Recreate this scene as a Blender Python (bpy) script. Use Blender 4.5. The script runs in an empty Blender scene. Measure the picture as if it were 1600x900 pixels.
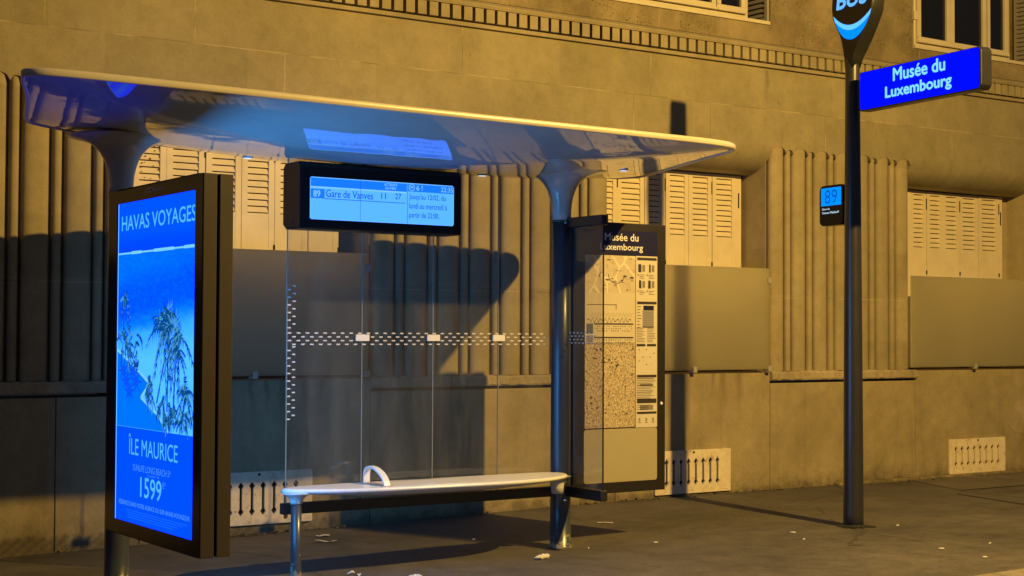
import bpy, bmesh, math, random
from mathutils import Vector, Matrix

random.seed(7)
scene = bpy.context.scene
COL = scene.collection

# ------------------------------------------------------------------ camera
cam_d = bpy.data.cameras.new('camera')
cam = bpy.data.objects.new('camera', cam_d)
COL.objects.link(cam)
YAW, PITCH, ROLL = 0.595352, 0.0295457, 0.0043745
fw = Vector((math.sin(YAW) * math.cos(PITCH), math.cos(YAW) * math.cos(PITCH), math.sin(PITCH)))
rt = Vector((math.cos(YAW), -math.sin(YAW), 0))
up = rt.cross(fw)
r2 = rt * math.cos(ROLL) + up * math.sin(ROLL)
u2 = -rt * math.sin(ROLL) + up * math.cos(ROLL)
m = Matrix((r2, u2, -fw)).transposed().to_4x4()
m.translation = Vector((0, 0, 1.5))
cam.matrix_world = m
cam_d.sensor_width = 36
cam_d.lens = 36 * 2402.3 / 1600
cam_d.clip_start = 0.1
cam_d.clip_end = 600
scene.camera = cam

# ------------------------------------------------------------------ night sky glow
world = bpy.data.worlds.new('World')
scene.world = world
world.use_nodes = True
bg = world.node_tree.nodes['Background']
bg.inputs[0].default_value = (0.72, 0.88, 1.25, 1)
bg.inputs[1].default_value = 0.065

# ------------------------------------------------------------------ sodium street light (shines from the lamp built at the end)
LAMP = Vector((8.40, 3.37, 5.74))
ld = bpy.data.lights.new('street_light', 'POINT')
ld.energy = 3500
ld.color = (1.0, 0.625, 0.135)
ld.shadow_soft_size = 0.05
lo = bpy.data.objects.new('street_light', ld)
lo.location = LAMP
COL.objects.link(lo)

scene.view_settings.view_transform = 'Standard'
scene.view_settings.look = 'None'
scene.view_settings.exposure = 0
scene.view_settings.gamma = 1
scene.view_settings.use_curve_mapping = False
scene.render.engine = 'CYCLES'
scene.cycles.max_bounces = 8
scene.cycles.transparent_max_bounces = 16
scene.cycles.caustics_reflective = False
scene.cycles.caustics_refractive = False
scene.cycles.sample_clamp_indirect = 4.0

# ------------------------------------------------------------------ helpers: colour, materials
def lin(r, g, b):
    f = lambda c: (c / 255 / 12.92) if c / 255 <= 0.04045 else ((c / 255 + 0.055) / 1.055) ** 2.4
    return (f(r), f(g), f(b), 1)

class NT:
    def __init__(s, name):
        s.m = bpy.data.materials.new(name)
        s.m.use_nodes = True
        s.t = s.m.node_tree
        s.p = s.t.nodes['Principled BSDF']
        s.out = s.t.nodes['Material Output']
        s._pos = None
    def n(s, typ, **kw):
        nd = s.t.nodes.new(typ)
        for k, v in kw.items():
            setattr(nd, k, v)
        return nd
    def link(s, a, b):
        s.t.links.new(a, b)
    def pos(s):
        if s._pos is None:
            s._pos = s.n('ShaderNodeNewGeometry').outputs['Position']
        return s._pos
    def xyz(s):
        if not hasattr(s, '_xyz'):
            sp = s.n('ShaderNodeSeparateXYZ')
            s.link(s.pos(), sp.inputs[0])
            s._xyz = sp.outputs
        return s._xyz
    def val(s, sock, v):
        if hasattr(v, 'links') or isinstance(v, bpy.types.NodeSocket):
            s.link(v, sock)
        else:
            sock.default_value = v
    def math(s, op, a, b=0.0, clamp=False):
        nd = s.n('ShaderNodeMath', operation=op, use_clamp=clamp)
        s.val(nd.inputs[0], a)
        s.val(nd.inputs[1], b)
        return nd.outputs[0]
    def noise(s, scale, detail=4, rough=0.55, stretch=None, vec=None):
        nd = s.n('ShaderNodeTexNoise')
        nd.inputs['Scale'].default_value = scale
        nd.inputs['Detail'].default_value = detail
        nd.inputs['Roughness'].default_value = rough
        v = vec or s.pos()
        if stretch:
            mp = s.n('ShaderNodeMapping')
            mp.inputs['Scale'].default_value = stretch
            s.link(v, mp.inputs[0])
            v = mp.outputs[0]
        s.link(v, nd.inputs['Vector'])
        return nd.outputs[0]
    def ramp(s, fac, stops):
        nd = s.n('ShaderNodeValToRGB')
        cr = nd.color_ramp
        while len(cr.elements) > 1:
            cr.elements.remove(cr.elements[-1])
        first = True
        for p, c in stops:
            c = c if isinstance(c, tuple) else (c, c, c, 1)
            if len(c) == 3:
                c = c + (1,)
            if first:
                e = cr.elements[0]; e.position = p; first = False
            else:
                e = cr.elements.new(p)
            e.color = c
        s.link(fac, nd.inputs[0])
        return nd.outputs[0]
    def mix(s, fac, a, b, blend='MIX'):
        nd = s.n('ShaderNodeMixRGB', blend_type=blend)
        s.val(nd.inputs[0], fac)
        s.val(nd.inputs[1], a)
        s.val(nd.inputs[2], b)
        return nd.outputs[0]
    def bump(s, h, strength, dist=0.01):
        b = s.n('ShaderNodeBump')
        b.inputs['Strength'].default_value = strength
        b.inputs['Distance'].default_value = dist
        s.link(h, b.inputs['Height'])
        s.link(b.outputs[0], s.p.inputs['Normal'])

def plain(name, col, rough=0.5, metal=0.0, vary=0.0, scale=6, bump=0.0, coat=0.0, ior=1.5):
    t = NT(name)
    c = col if len(col) == 4 else tuple(col) + (1,)
    t.p.inputs['Base Color'].default_value = c
    t.p.inputs['Roughness'].default_value = rough
    t.p.inputs['Metallic'].default_value = metal
    t.p.inputs['IOR'].default_value = ior
    t.p.inputs['Coat Weight'].default_value = coat
    if vary:
        n = t.noise(scale, 6, 0.65)
        f = t.ramp(n, [(0.3, 1 - vary), (0.7, 1.0)])
        t.link(t.mix(1.0, c, f, 'MULTIPLY'), t.p.inputs['Base Color'])
        r = t.ramp(n, [(0.3, min(1, rough + 0.12)), (0.7, rough)])
        t.link(r, t.p.inputs['Roughness'])
    if bump:
        t.bump(t.noise(scale * 8, 5), bump)
    return t.m

def stone(name, base, joints=(), stains=0.0, specks=0.0, mott=0.25, bump=0.25, streak=None):
    t = NT(name)
    b = tuple(base) + (1,)
    X, Y, Z = t.xyz()
    big = t.noise(1.3, 5, 0.6)
    c = t.mix(t.ramp(big, [(0.32, 0.0), (0.68, 1.0)]), tuple(v * (1 - mott) for v in base) + (1,), tuple(min(1, v * (1 + 0.5 * mott)) for v in base) + (1,))
    mid = t.noise(7, 6, 0.7)
    c = t.mix(0.8, c, t.ramp(mid, [(0.28, 0.78), (0.6, 1.0), (0.8, 1.06)]), 'MULTIPLY')
    # block to block difference between the courses
    if joints:
        row = t.math('FLOOR', t.math('DIVIDE', t.math('SUBTRACT', Z, 3.69), 0.45))
        cid = t.math('FLOOR', t.math('ADD', t.math('DIVIDE', X, 1.13), t.math('MULTIPLY', row, 0.37)))
        wn = t.n('ShaderNodeTexWhiteNoise', noise_dimensions='2D')
        cxy = t.n('ShaderNodeCombineXYZ')
        t.link(cid, cxy.inputs[0]); t.link(row, cxy.inputs[1]); t.link(cxy.outputs[0], wn.inputs['Vector'])
        c = t.mix(1.0, c, t.ramp(wn.outputs['Value'], [(0.0, (0.90, 0.90, 0.88, 1)), (1.0, (1.04, 1.03, 1.06, 1))]), 'MULTIPLY')
        mask = None
        for ax, v, lo_, hi_ in joints:
            a = X if ax == 'x' else Z
            q = Z if ax == 'x' else X
            wob = t.math('MULTIPLY', t.math('SUBTRACT', mid, 0.5), 0.012)
            d = t.math('ABSOLUTE', t.math('SUBTRACT', t.math('ADD', a, wob), v))
            k = t.math('LESS_THAN', d, 0.0035)
            k = t.math('MULTIPLY', k, t.math('MULTIPLY', t.math('GREATER_THAN', q, lo_), t.math('LESS_THAN', q, hi_)))
            mask = k if mask is None else t.math('MAXIMUM', mask, k)
        br = t.ramp(t.noise(2.1, 3), [(0.42, 0.0), (0.55, 1.0)])
        c = t.mix(t.math('MULTIPLY', mask, 0.8), c, t.mix(br, tuple(v * 0.55 for v in base) + (1,), tuple(min(1, v * 1.35) for v in base) + (1,)))
    if specks:
        sp = t.noise(46, 3, 0.5)
        pt = t.noise(2.2, 4, 0.6)
        f = t.math('MULTIPLY', t.ramp(sp, [(0.58, 0.0), (0.64, 1.0)]), t.ramp(pt, [(0.45, 0.0), (0.62, 1.0)]))
        c = t.mix(t.math('MULTIPLY', f, specks), c, tuple(v * 0.22 for v in base) + (1,))
        ln = t.ramp(t.noise(3.0, 5, 0.7), [(0.35, 0.72), (0.62, 1.0)])
        c = t.mix(1.0, c, ln, 'MULTIPLY')
    if stains:
        dr = t.noise(1.0, 4, 0.6, stretch=(9, 9, 0.55))
        f = t.ramp(dr, [(0.56, 0.0), (0.70, 1.0)])
        c = t.mix(t.math('MULTIPLY', f, stains), c, tuple(v * 0.42 for v in base) + (1,))
        # splash dirt that creeps up from the pavement
        gz = t.math('ADD', Z, t.math('MULTIPLY', t.math('SUBTRACT', mid, 0.5), 0.3))
        gr = t.ramp(t.math('MULTIPLY', gz, 4.0, True), [(0.0, 0.5), (0.25, 0.8), (0.7, 1.0)])
        c = t.mix(1.0, c, gr, 'MULTIPLY')
    if streak:
        for sx, z0, z1, w in streak:
            wob = t.math('MULTIPLY', t.math('SUBTRACT', t.noise(5, 3), 0.5), 0.10)
            d = t.math('ABSOLUTE', t.math('SUBTRACT', t.math('ADD', X, wob), sx))
            k = t.math('SUBTRACT', 1.0, t.math('DIVIDE', d, w), True)
            zz = t.math('MULTIPLY', t.math('GREATER_THAN', Z, z0), t.math('LESS_THAN', Z, z1))
            fade = t.math('DIVIDE', t.math('SUBTRACT', Z, z0), z1 - z0, True)
            k = t.math('MULTIPLY', t.math('MULTIPLY', k, zz), fade)
            c = t.mix(t.math('MULTIPLY', k, 0.85), c, tuple(v * 0.45 for v in base) + (1,))
    fine = t.noise(70, 5, 0.75)
    c = t.mix(0.55, c, t.ramp(fine, [(0.3, 0.80), (0.55, 1.0), (0.75, 1.08)]), 'MULTIPLY')
    rain = t.noise(1.0, 5, 0.65, stretch=(3.5, 3.5, 0.6))
    c = t.mix(0.3, c, t.ramp(rain, [(0.35, 0.80), (0.55, 1.0)]), 'MULTIPLY')
    chip = t.noise(17, 3, 0.6)
    chips = t.math('MULTIPLY', t.ramp(chip, [(0.66, 0.0), (0.70, 1.0)]), t.ramp(t.noise(1.7, 2), [(0.45, 0.0), (0.6, 1.0)]))
    c = t.mix(t.math('MULTIPLY', chips, 0.5), c, tuple(v * 0.5 for v in base) + (1,))
    t.link(c, t.p.inputs['Base Color'])
    t.p.inputs['Roughness'].default_value = 0.9
    t.p.inputs['Specular IOR Level'].default_value = 0.25
    h = t.math('ADD', t.noise(38, 6, 0.7), t.math('MULTIPLY', mid, 0.8))
    t.bump(h, bump, 0.012)
    return t.m

def emit(name, col, strength=2.0):
    """backlit print: col is what the eye sees; the blue channel is far brighter than the picture can hold"""
    t = NT(name)
    e = t.n('ShaderNodeEmission')
    e.inputs[0].default_value = (col[0] / strength, col[1] / strength, col[2], 1)
    e.inputs[1].default_value = strength
    t.link(e.outputs[0], t.out.inputs[0])
    return t.m

def glass_mat(name, tint, rough=0.0, refl=1.0, dirt_haze=0.0):
    t = NT(name)
    tr = t.n('ShaderNodeBsdfTransparent')
    tr.inputs[0].default_value = tuple(tint) + (1,)
    gl = t.n('ShaderNodeBsdfGlossy')
    gl.inputs['Roughness'].default_value = rough
    lw = t.n('ShaderNodeLayerWeight')
    f5 = t.math('POWER', lw.outputs['Facing'], 5.0)
    fr = t.math('ADD', t.math('MULTIPLY', f5, 0.96), 0.04)
    mx = t.n('ShaderNodeMixShader')
    t.link(t.math('MULTIPLY', fr, refl), mx.inputs[0])
    t.link(tr.outputs[0], mx.inputs[1])
    t.link(gl.outputs[0], mx.inputs[2])
    res = mx.outputs[0]
    if dirt_haze:  # diffuse film: dirt together with painted streaks of hazy reflection
        df = t.n('ShaderNodeBsdfDiffuse')
        df.inputs[0].default_value = (0.6, 0.6, 0.6, 1)
        m2 = t.n('ShaderNodeMixShader')
        t.link(t.math('MULTIPLY', t.ramp(t.noise(3.0, 6, 0.7, stretch=(1, 1, 0.18)), [(0.38, 0.1), (0.68, 1.0)]), dirt_haze), m2.inputs[0])
        t.link(res, m2.inputs[1])
        t.link(df.outputs[0], m2.inputs[2])
        res = m2.outputs[0]
    t.link(res, t.out.inputs[0])
    return t.m

# ------------------------------------------------------------------ helpers: meshes and objects
def tag(o, label=None, cat=None, group=None, kind=None):
    if label: o['label'] = label
    if cat: o['category'] = cat
    if group: o['group'] = group
    if kind: o['kind'] = kind
    return o

def thing(name, loc, label, cat, group=None):
    o = bpy.data.objects.new(name, None)
    o.empty_display_size = 0.2
    o.location = loc
    COL.objects.link(o)
    return tag(o, label, cat, group)

ROOTLOC = {}
def wloc(o):
    v = Vector((0, 0, 0))
    while o is not None:
        v = v + Vector(o.location)
        o = o.parent
    return v

class MB:
    def __init__(s):
        s.v = []; s.f = []; s.mi = []; s.sm = []
    def add(s, vs, fs, mi=0, smooth=False):
        o = len(s.v)
        s.v += [tuple(p) for p in vs]
        s.f += [tuple(i + o for i in f) for f in fs]
        s.mi += [mi] * len(fs)
        s.sm += [smooth] * len(fs)
    def box(s, x0, x1, y0, y1, z0, z1, mi=0):
        vs = [(x0, y0, z0), (x1, y0, z0), (x1, y1, z0), (x0, y1, z0), (x0, y0, z1), (x1, y0, z1), (x1, y1, z1), (x0, y1, z1)]
        s.add(vs, [(0, 3, 2, 1), (4, 5, 6, 7), (0, 1, 5, 4), (1, 2, 6, 5), (2, 3, 7, 6), (3, 0, 4, 7)], mi)
    def prism(s, pts, axis, a, b, mi=0, smooth=False, caps=True):
        """pts: 2D polygon; axis 'x' -> (y,z), 'y' -> (x,z), 'z' -> (x,y)"""
        def P(p, t):
            return (t, p[0], p[1]) if axis == 'x' else (p[0], t, p[1]) if axis == 'y' else (p[0], p[1], t)
        n = len(pts)
        area = sum(pts[i][0] * pts[(i + 1) % n][1] - pts[(i + 1) % n][0] * pts[i][1] for i in range(n))
        if (area < 0) != (axis == 'y'):
            pts = pts[::-1]
        vs = [P(p, a) for p in pts] + [P(p, b) for p in pts]
        fs = [(i, (i + 1) % n, n + (i + 1) % n, n + i) for i in range(n)]
        s.add(vs, fs, mi, smooth)
        if caps:
            s.add([P(p, a) for p in pts], [tuple(range(n))[::-1]], mi)
            s.add([P(p, b) for p in pts], [tuple(range(n))], mi)
    def lathe(s, cx, cy, prof, n=32, mi=0, smooth=True, squash=1.0):
        vs = []
        for r, z in prof:
            for i in range(n):
                a = 2 * math.pi * i / n
                vs.append((cx + r * math.cos(a), cy + r * math.sin(a) * squash, z))
        fs = []
        for k in range(len(prof) - 1):
            for i in range(n):
                j = (i + 1) % n
                fs.append((k * n + i, k * n + j, (k + 1) * n + j, (k + 1) * n + i))
        s.add(vs, fs, mi, smooth)
        s.add(vs[:n], [tuple(range(n))[::-1]], mi)
        s.add(vs[-n:], [tuple(range(n))], mi)
    def tube(s, pts, r, n=10, mi=0):
        pts = [Vector(p) for p in pts]
        rs = r if isinstance(r, (list, tuple)) else [r] * len(pts)
        vs = []
        ref = Vector((0.31, 0.17, 0.93))
        for i, p in enumerate(pts):
            d = (pts[min(i + 1, len(pts) - 1)] - pts[max(i - 1, 0)]).normalized()
            a = d.cross(ref).normalized(); b = d.cross(a)
            for k in range(n):
                t = 2 * math.pi * k / n
                vs.append(p + (a * math.cos(t) + b * math.sin(t)) * rs[i])
        fs = [(k * n + i, k * n + (i + 1) % n, (k + 1) * n + (i + 1) % n, (k + 1) * n + i) for k in range(len(pts) - 1) for i in range(n)]
        s.add(vs, fs, mi, True)
        s.add(vs[:n], [tuple(range(n))[::-1]], mi); s.add(vs[-n:], [tuple(range(n))], mi)
    def build(s, name, mats, parent=None, bevel=0.0, loc=None):
        me = bpy.data.meshes.new(name)
        off = wloc(parent) if parent else (Vector(loc) if loc else Vector((0, 0, 0)))
        me.from_pydata([tuple(Vector(p) - off) for p in s.v], [], s.f)
        for mt in (mats if isinstance(mats, (list, tuple)) else [mats]):
            me.materials.append(mt)
        for i, p in enumerate(me.polygons):
            p.material_index = s.mi[i]
            p.use_smooth = s.sm[i]
        bm = bmesh.new(); bm.from_mesh(me)
        bmesh.ops.remove_doubles(bm, verts=bm.verts, dist=1e-5)
        bmesh.ops.recalc_face_normals(bm, faces=bm.faces)
        bm.to_mesh(me); bm.free()
        o = bpy.data.objects.new(name, me)
        COL.objects.link(o)
        if parent:
            o.parent = parent
        elif loc:
            o.location = loc
        if bevel:
            md = o.modifiers.new('bevel', 'BEVEL')
            md.width = bevel; md.segments = 2; md.limit_method = 'ANGLE'; md.angle_limit = math.radians(40)
        return o

# a face plane: 'F' looks toward the street (-Y), 'L' looks toward the left (-X)
def place(face, c):
    if face == 'F':
        return lambda u, v, w: (u, c - w, v)
    return lambda u, v, w: (c - w, -u, v)      # u = -Y

def curve_mesh(cu):
    o = bpy.data.objects.new('tmp', cu)
    COL.objects.link(o)
    dg = bpy.context.evaluated_depsgraph_get()
    me = bpy.data.meshes.new_from_object(o.evaluated_get(dg))
    vs = [tuple(v.co) for v in me.vertices]
    fs = [tuple(p.vertices) for p in me.polygons]
    bpy.data.objects.remove(o); bpy.data.meshes.remove(me); bpy.data.curves.remove(cu)
    return vs, fs

_glyphs = {}
def text_into(mb, body, face, c, u0, u1, v0, v1, mi=0, bold=0.0, w=0.0015, shear=0.0, spacing=1.0):
    key = (body, shear, spacing)
    if key not in _glyphs:
        cu = bpy.data.curves.new('t', 'FONT')
        cu.body = body; cu.shear = shear; cu.space_character = spacing
        cu.resolution_u = 3
        _glyphs[key] = curve_mesh(cu)
    vs, fs = _glyphs[key]
    xs = [v[0] for v in vs]; ys = [v[1] for v in vs]
    x0, x1, y0, y1 = min(xs), max(xs), min(ys), max(ys)
    if face == 'L':
        u0, u1 = -u0, -u1
    P = place(face, c)
    b = bold * (v1 - v0)
    offs = [(0, 0)] if not bold else [(-b, 0), (b, 0), (0, b * 0.8), (0, -b * 0.8)]
    u0 += b; u1 -= b; v0 += b * 0.8; v1 -= b * 0.8
    for k, (bu, bv) in enumerate(offs):
        mb.add([P(u0 + bu + (v[0] - x0) / (x1 - x0) * (u1 - u0), v0 + bv + (v[1] - y0) / (y1 - y0) * (v1 - v0), w + 0.0002 * k) for v in vs], fs, mi)

def plate(mb, polys, face, c, thick, mi=0):
    """flat plate with holes: first polygon the outline, the others holes"""
    cu = bpy.data.curves.new('p', 'CURVE')
    cu.dimensions = '2D'; cu.fill_mode = 'BOTH'; cu.extrude = thick / 2
    for pl in polys:
        sp = cu.splines.new('POLY')
        sp.points.add(len(pl) - 1)
        for i, (a, b) in enumerate(pl):
            sp.points[i].co = (a, b, 0, 1)
        sp.use_cyclic_u = True
    vs, fs = curve_mesh(cu)
    P = place(face, c)
    mb.add([P(v[0], v[1], v[2] + thick / 2) for v in vs], fs, mi)

def rrect(u0, u1, v0, v1, r, n=5):
    pts = []
    for cx, cy, a0 in ((u1 - r, v1 - r, 0), (u0 + r, v1 - r, 90), (u0 + r, v0 + r, 180), (u1 - r, v0 + r, 270)):
        for i in range(n + 1):
            a = math.radians(a0 + 90 * i / n)
            pts.append((cx + r * math.cos(a), cy + r * math.sin(a)))
    return pts

def flat(mb, poly, face, c, w, mi=0):
    """thin printed shape on a face; for 'L' the polygon is given as (Y, Z)"""
    P = place(face, c)
    pts = [P(-a if face == 'L' else a, b, w) for a, b in poly]
    mb.add(pts, [tuple(range(len(pts)))], mi)

def quad(mb, face, c, w, u0, u1, v0, v1, mi=0):
    flat(mb, [(u0, v0), (u1, v0), (u1, v1), (u0, v1)], face, c, w, mi)

def spline(pts, k=6, closed=True):
    out = []
    n = len(pts)
    rng = range(n if closed else n - 1)
    for i in rng:
        g = lambda j: Vector(pts[j % n] if closed else pts[max(0, min(n - 1, j))])
        a, b, c, d = g(i - 1), g(i), g(i + 1), g(i + 2)
        for s in range(k):
            t = s / k
            out.append(0.5 * ((2 * b) + (c - a) * t + (2 * a - 5 * b + 4 * c - d) * t * t + (3 * b - a - 3 * c + d) * t ** 3))
    if not closed:
        out.append(Vector(pts[-1]))
    return out

# ------------------------------------------------------------------ materials
BASE = (0.345, 0.298, 0.188)
M = {}
M['upper'] = stone('limestone_band', BASE, joints=[
    ('z', 3.69, -5, 30), ('x', 3.364, 3.69, 5), ('x', 4.505, 3.69, 5), ('x', 8.95, 3.69, 5), ('x', 11.9, 3.69, 5), ('x', 6.9, 3.69, 5), ('x', 13.6, 3.69, 5),
    ('x', 5.255, 3, 3.69), ('x', 5.75, 3, 3.69), ('x', 9.675, 3, 3.69), ('x', 8.75, 3, 3.69), ('x', 11.2, 3, 3.69), ('x', 2.5, 3, 3.69), ('x', 13.1, 3, 3.69)],
    mott=0.16, bump=0.18, streak=[(10.40, 3.69, 4.07, 0.045), (11.7, 3.72, 4.07, 0.03)])
M['plinth'] = stone('limestone_plinth', (0.43, 0.352, 0.21), stains=0.2, mott=0.22, bump=0.3,
                    streak=[(9.84, 0.70, 1.13, 0.055), (10.03, 0.68, 1.13, 0.06), (9.72, 0.9, 1.13, 0.03), (5.0, 0.8, 1.13, 0.04), (5.12, 0.85, 1.13, 0.03), (5.25, 0.8, 1.13, 0.04), (5.45, 0.75, 1.13, 0.05), (5.6, 0.85, 1.13, 0.04)])
M['reed'] = stone('limestone_reeds', (0.405, 0.34, 0.21), joints=[('z', 1.86, -5, 30)], mott=0.16, bump=0.15)
M['ledge'] = stone('limestone_ledge', (0.50, 0.41, 0.27), mott=0.4, bump=0.9)
M['course'] = stone('limestone_rough', (0.33, 0.265, 0.165), specks=0.75, mott=0.35, bump=0.45, joints=[('x', 9.05, 4.2, 4.6), ('x', 11.0, 4.2, 4.6), ('x', 12.6, 4.2, 4.6)])
M['cornice'] = stone('limestone_cornice', (0.36, 0.305, 0.20), mott=0.2, bump=0.2)
M['soffit'] = stone('limestone_reveal', (0.40, 0.33, 0.23), mott=0.2, bump=0.15)
M['hole_black'] = plain('black_parts_and_hole_shade', (0.006, 0.005, 0.004), 0.9)  # black for small dark parts, and painted shade inside openings
M['shutter'] = plain('cream_shutter_paint', (0.76, 0.655, 0.48), 0.55, vary=0.14, scale=5, bump=0.05)
M['rust'] = plain('rust_spots', (0.09, 0.05, 0.03), 0.8)
M['window_paint'] = plain('cream_window_paint', (0.62, 0.55, 0.42), 0.5, vary=0.15, scale=5)
M['shutter_shade_plate_grey'] = plain('shaded_shutter_and_plate_grey', (0.30, 0.28, 0.26), 0.6, vary=0.1)  # white shutter greyed to paint its shade; armrest plate shares it
M['pane'] = plain('dark_window_pane', (0.008, 0.008, 0.009), 0.06)
def vent_mat():
    t = NT('cream_vent_iron')
    n = t.noise(11, 7, 0.75)
    c = t.ramp(n, [(0.30, (0.36, 0.27, 0.16, 1)), (0.42, (0.76, 0.64, 0.46, 1)), (0.60, (0.88, 0.76, 0.55, 1))])
    p = t.noise(24, 5, 0.8)
    c = t.mix(t.ramp(p, [(0.62, 0.0), (0.67, 0.75)]), c, (0.20, 0.14, 0.08, 1))
    t.link(c, t.p.inputs['Base Color'])
    t.p.inputs['Roughness'].default_value = 0.7
    t.bump(n, 0.35)
    return t.m
M['vent'] = vent_mat()
M['clip'] = plain('zinc_clip', (0.5, 0.47, 0.40), 0.45, metal=0.3)

def frosted():
    t = NT('frosted_glass')
    t.p.inputs['Base Color'].default_value = (0.30, 0.285, 0.225, 1)
    t.p.inputs['Roughness'].default_value = 0.42
    n = t.noise(1.5, 3)
    t.link(t.mix(t.ramp(n, [(0.35, 0.0), (0.65, 1.0)]), (0.44, 0.40, 0.28, 1), (0.50, 0.46, 0.33, 1)), t.p.inputs['Base Color'])
    t.p.subsurface_method = 'BURLEY'
    t.p.inputs['Subsurface Weight'].default_value = 1.0
    t.p.inputs['Subsurface Radius'].default_value = (0.22, 0.22, 0.22)
    t.p.inputs['Subsurface Scale'].default_value = 1.0
    tl = t.n('ShaderNodeBsdfTranslucent')
    tl.inputs[0].default_value = (0.84, 0.83, 0.74, 1)
    mx = t.n('ShaderNodeMixShader')
    mx.inputs[0].default_value = 0.62
    t.link(t.p.outputs[0], mx.inputs[1]); t.link(tl.outputs[0], mx.inputs[2])
    t.link(mx.outputs[0], t.out.inputs[0])
    return t.m
M['frosted'] = frosted()

def white_gloss(name, base, rough, wob):
    t = NT(name)
    n = t.noise(2.0, 6, 0.65)
    c = t.mix(t.ramp(n, [(0.3, 0.0), (0.7, 1.0)]), tuple(v * 0.82 for v in base) + (1,), tuple(base) + (1,))
    t.link(c, t.p.inputs['Base Color'])
    t.p.inputs['Roughness'].default_value = rough
    if wob:
        t.bump(t.noise(2.6, 2, 0.5), 0.12, wob)
    return t.m
M['canopy'] = white_gloss('white_lacquer', (0.47, 0.47, 0.46), 0.035, 0.02)
M['canopy_rim'] = white_gloss('white_lacquer_rim', (0.58, 0.53, 0.45), 0.3, 0.0)
M['capital'] = white_gloss('white_lacquer_column', (0.55, 0.54, 0.52), 0.16, 0.0)
def seat_mat():
    t = NT('white_bench_lacquer')
    n = t.noise(3.0, 6, 0.7)
    base = t.mix(t.ramp(n, [(0.3, 0.0), (0.7, 1.0)]), (0.74, 0.73, 0.72, 1), (0.86, 0.86, 0.86, 1))
    s = t.noise(14, 5, 0.75, stretch=(1.0, 2.2, 1))
    g = t.ramp(t.noise(1.6, 2), [(0.5, 0.0), (0.62, 1.0)])
    f = t.math('MULTIPLY', t.ramp(s, [(0.60, 0.0), (0.66, 1.0)]), g)
    t.link(t.mix(t.math('MULTIPLY', f, 0.8), base, (0.10, 0.08, 0.06, 1)), t.p.inputs['Base Color'])
    t.p.inputs['Roughness'].default_value = 0.28
    return t.m
M['seat'] = seat_mat()
def column_mat(name, base, scuff_z):
    t = NT(name)
    X, Y, Z = t.xyz()
    n = t.noise(22, 6, 0.7)
    lowz = t.math('SUBTRACT', 1.0, t.math('DIVIDE', t.math('ADD', Z, 0.06), scuff_z), True)
    f = t.math('GREATER_THAN', t.math('ADD', n, t.math('MULTIPLY', lowz, 0.32)), 0.74)
    t.link(t.mix(t.math('MULTIPLY', f, 0.9), tuple(base) + (1,), (0.30, 0.27, 0.20, 1)), t.p.inputs['Base Color'])
    d = t.noise(3, 5, 0.7)
    t.link(t.ramp(d, [(0.3, 0.40), (0.7, 0.28)]), t.p.inputs['Roughness'])
    t.p.inputs['Coat Weight'].default_value = 0.35
    t.p.inputs['Coat Roughness'].default_value = 0.22
    return t.m
M['column'] = column_mat('dark_column_paint', (0.045, 0.056, 0.072), 0.22)
M['anthracite'] = plain('anthracite_paint', (0.018, 0.018, 0.020), 0.33, vary=0.25, scale=8)
M['kiosk'] = plain('bronze_brown_paint', (0.045, 0.036, 0.028), 0.42, vary=0.2, scale=5)
M['black'] = plain('black_gloss', (0.006, 0.006, 0.008), 0.2, ior=1.35)
M['navy'] = plain('navy_print', (0.012, 0.012, 0.055), 0.35)
M['white_print'] = plain('white_print', (0.75, 0.73, 0.70), 0.5)
M['ink'] = plain('dark_ink', (0.035, 0.028, 0.028), 0.5)
M['grey_ink'] = plain('grey_ink', (0.22, 0.19, 0.16), 0.5)
M['paper'] = plain('cream_paper', (0.62, 0.56, 0.44), 0.55, vary=0.08, scale=3)
M['blank'] = plain('olive_blank_sheet', (0.40, 0.35, 0.21), 0.5, vary=0.06, scale=2)
M['dash'] = plain('white_glass_dash', (0.58, 0.57, 0.56), 0.4)
M['clamp'] = plain('white_clamp', (0.72, 0.70, 0.66), 0.35)
M['glass'] = glass_mat('clear_glass', (0.90, 0.90, 0.89), dirt_haze=0.055)
M['glass_edge'] = plain('glass_edge', (0.22, 0.24, 0.23), 0.3)
M['tinted'] = glass_mat('smoked_glass', (0.86, 0.86, 0.87), dirt_haze=0.05)
M['litter'] = plain('white_litter', (0.78, 0.74, 0.66), 0.8, vary=0.1, scale=30)
M['debris'] = plain('leaf_debris', (0.20, 0.15, 0.085), 0.9, vary=0.4, scale=40)
M['chrome'] = plain('steel_lock', (0.7, 0.7, 0.72), 0.2, metal=0.9)

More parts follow.
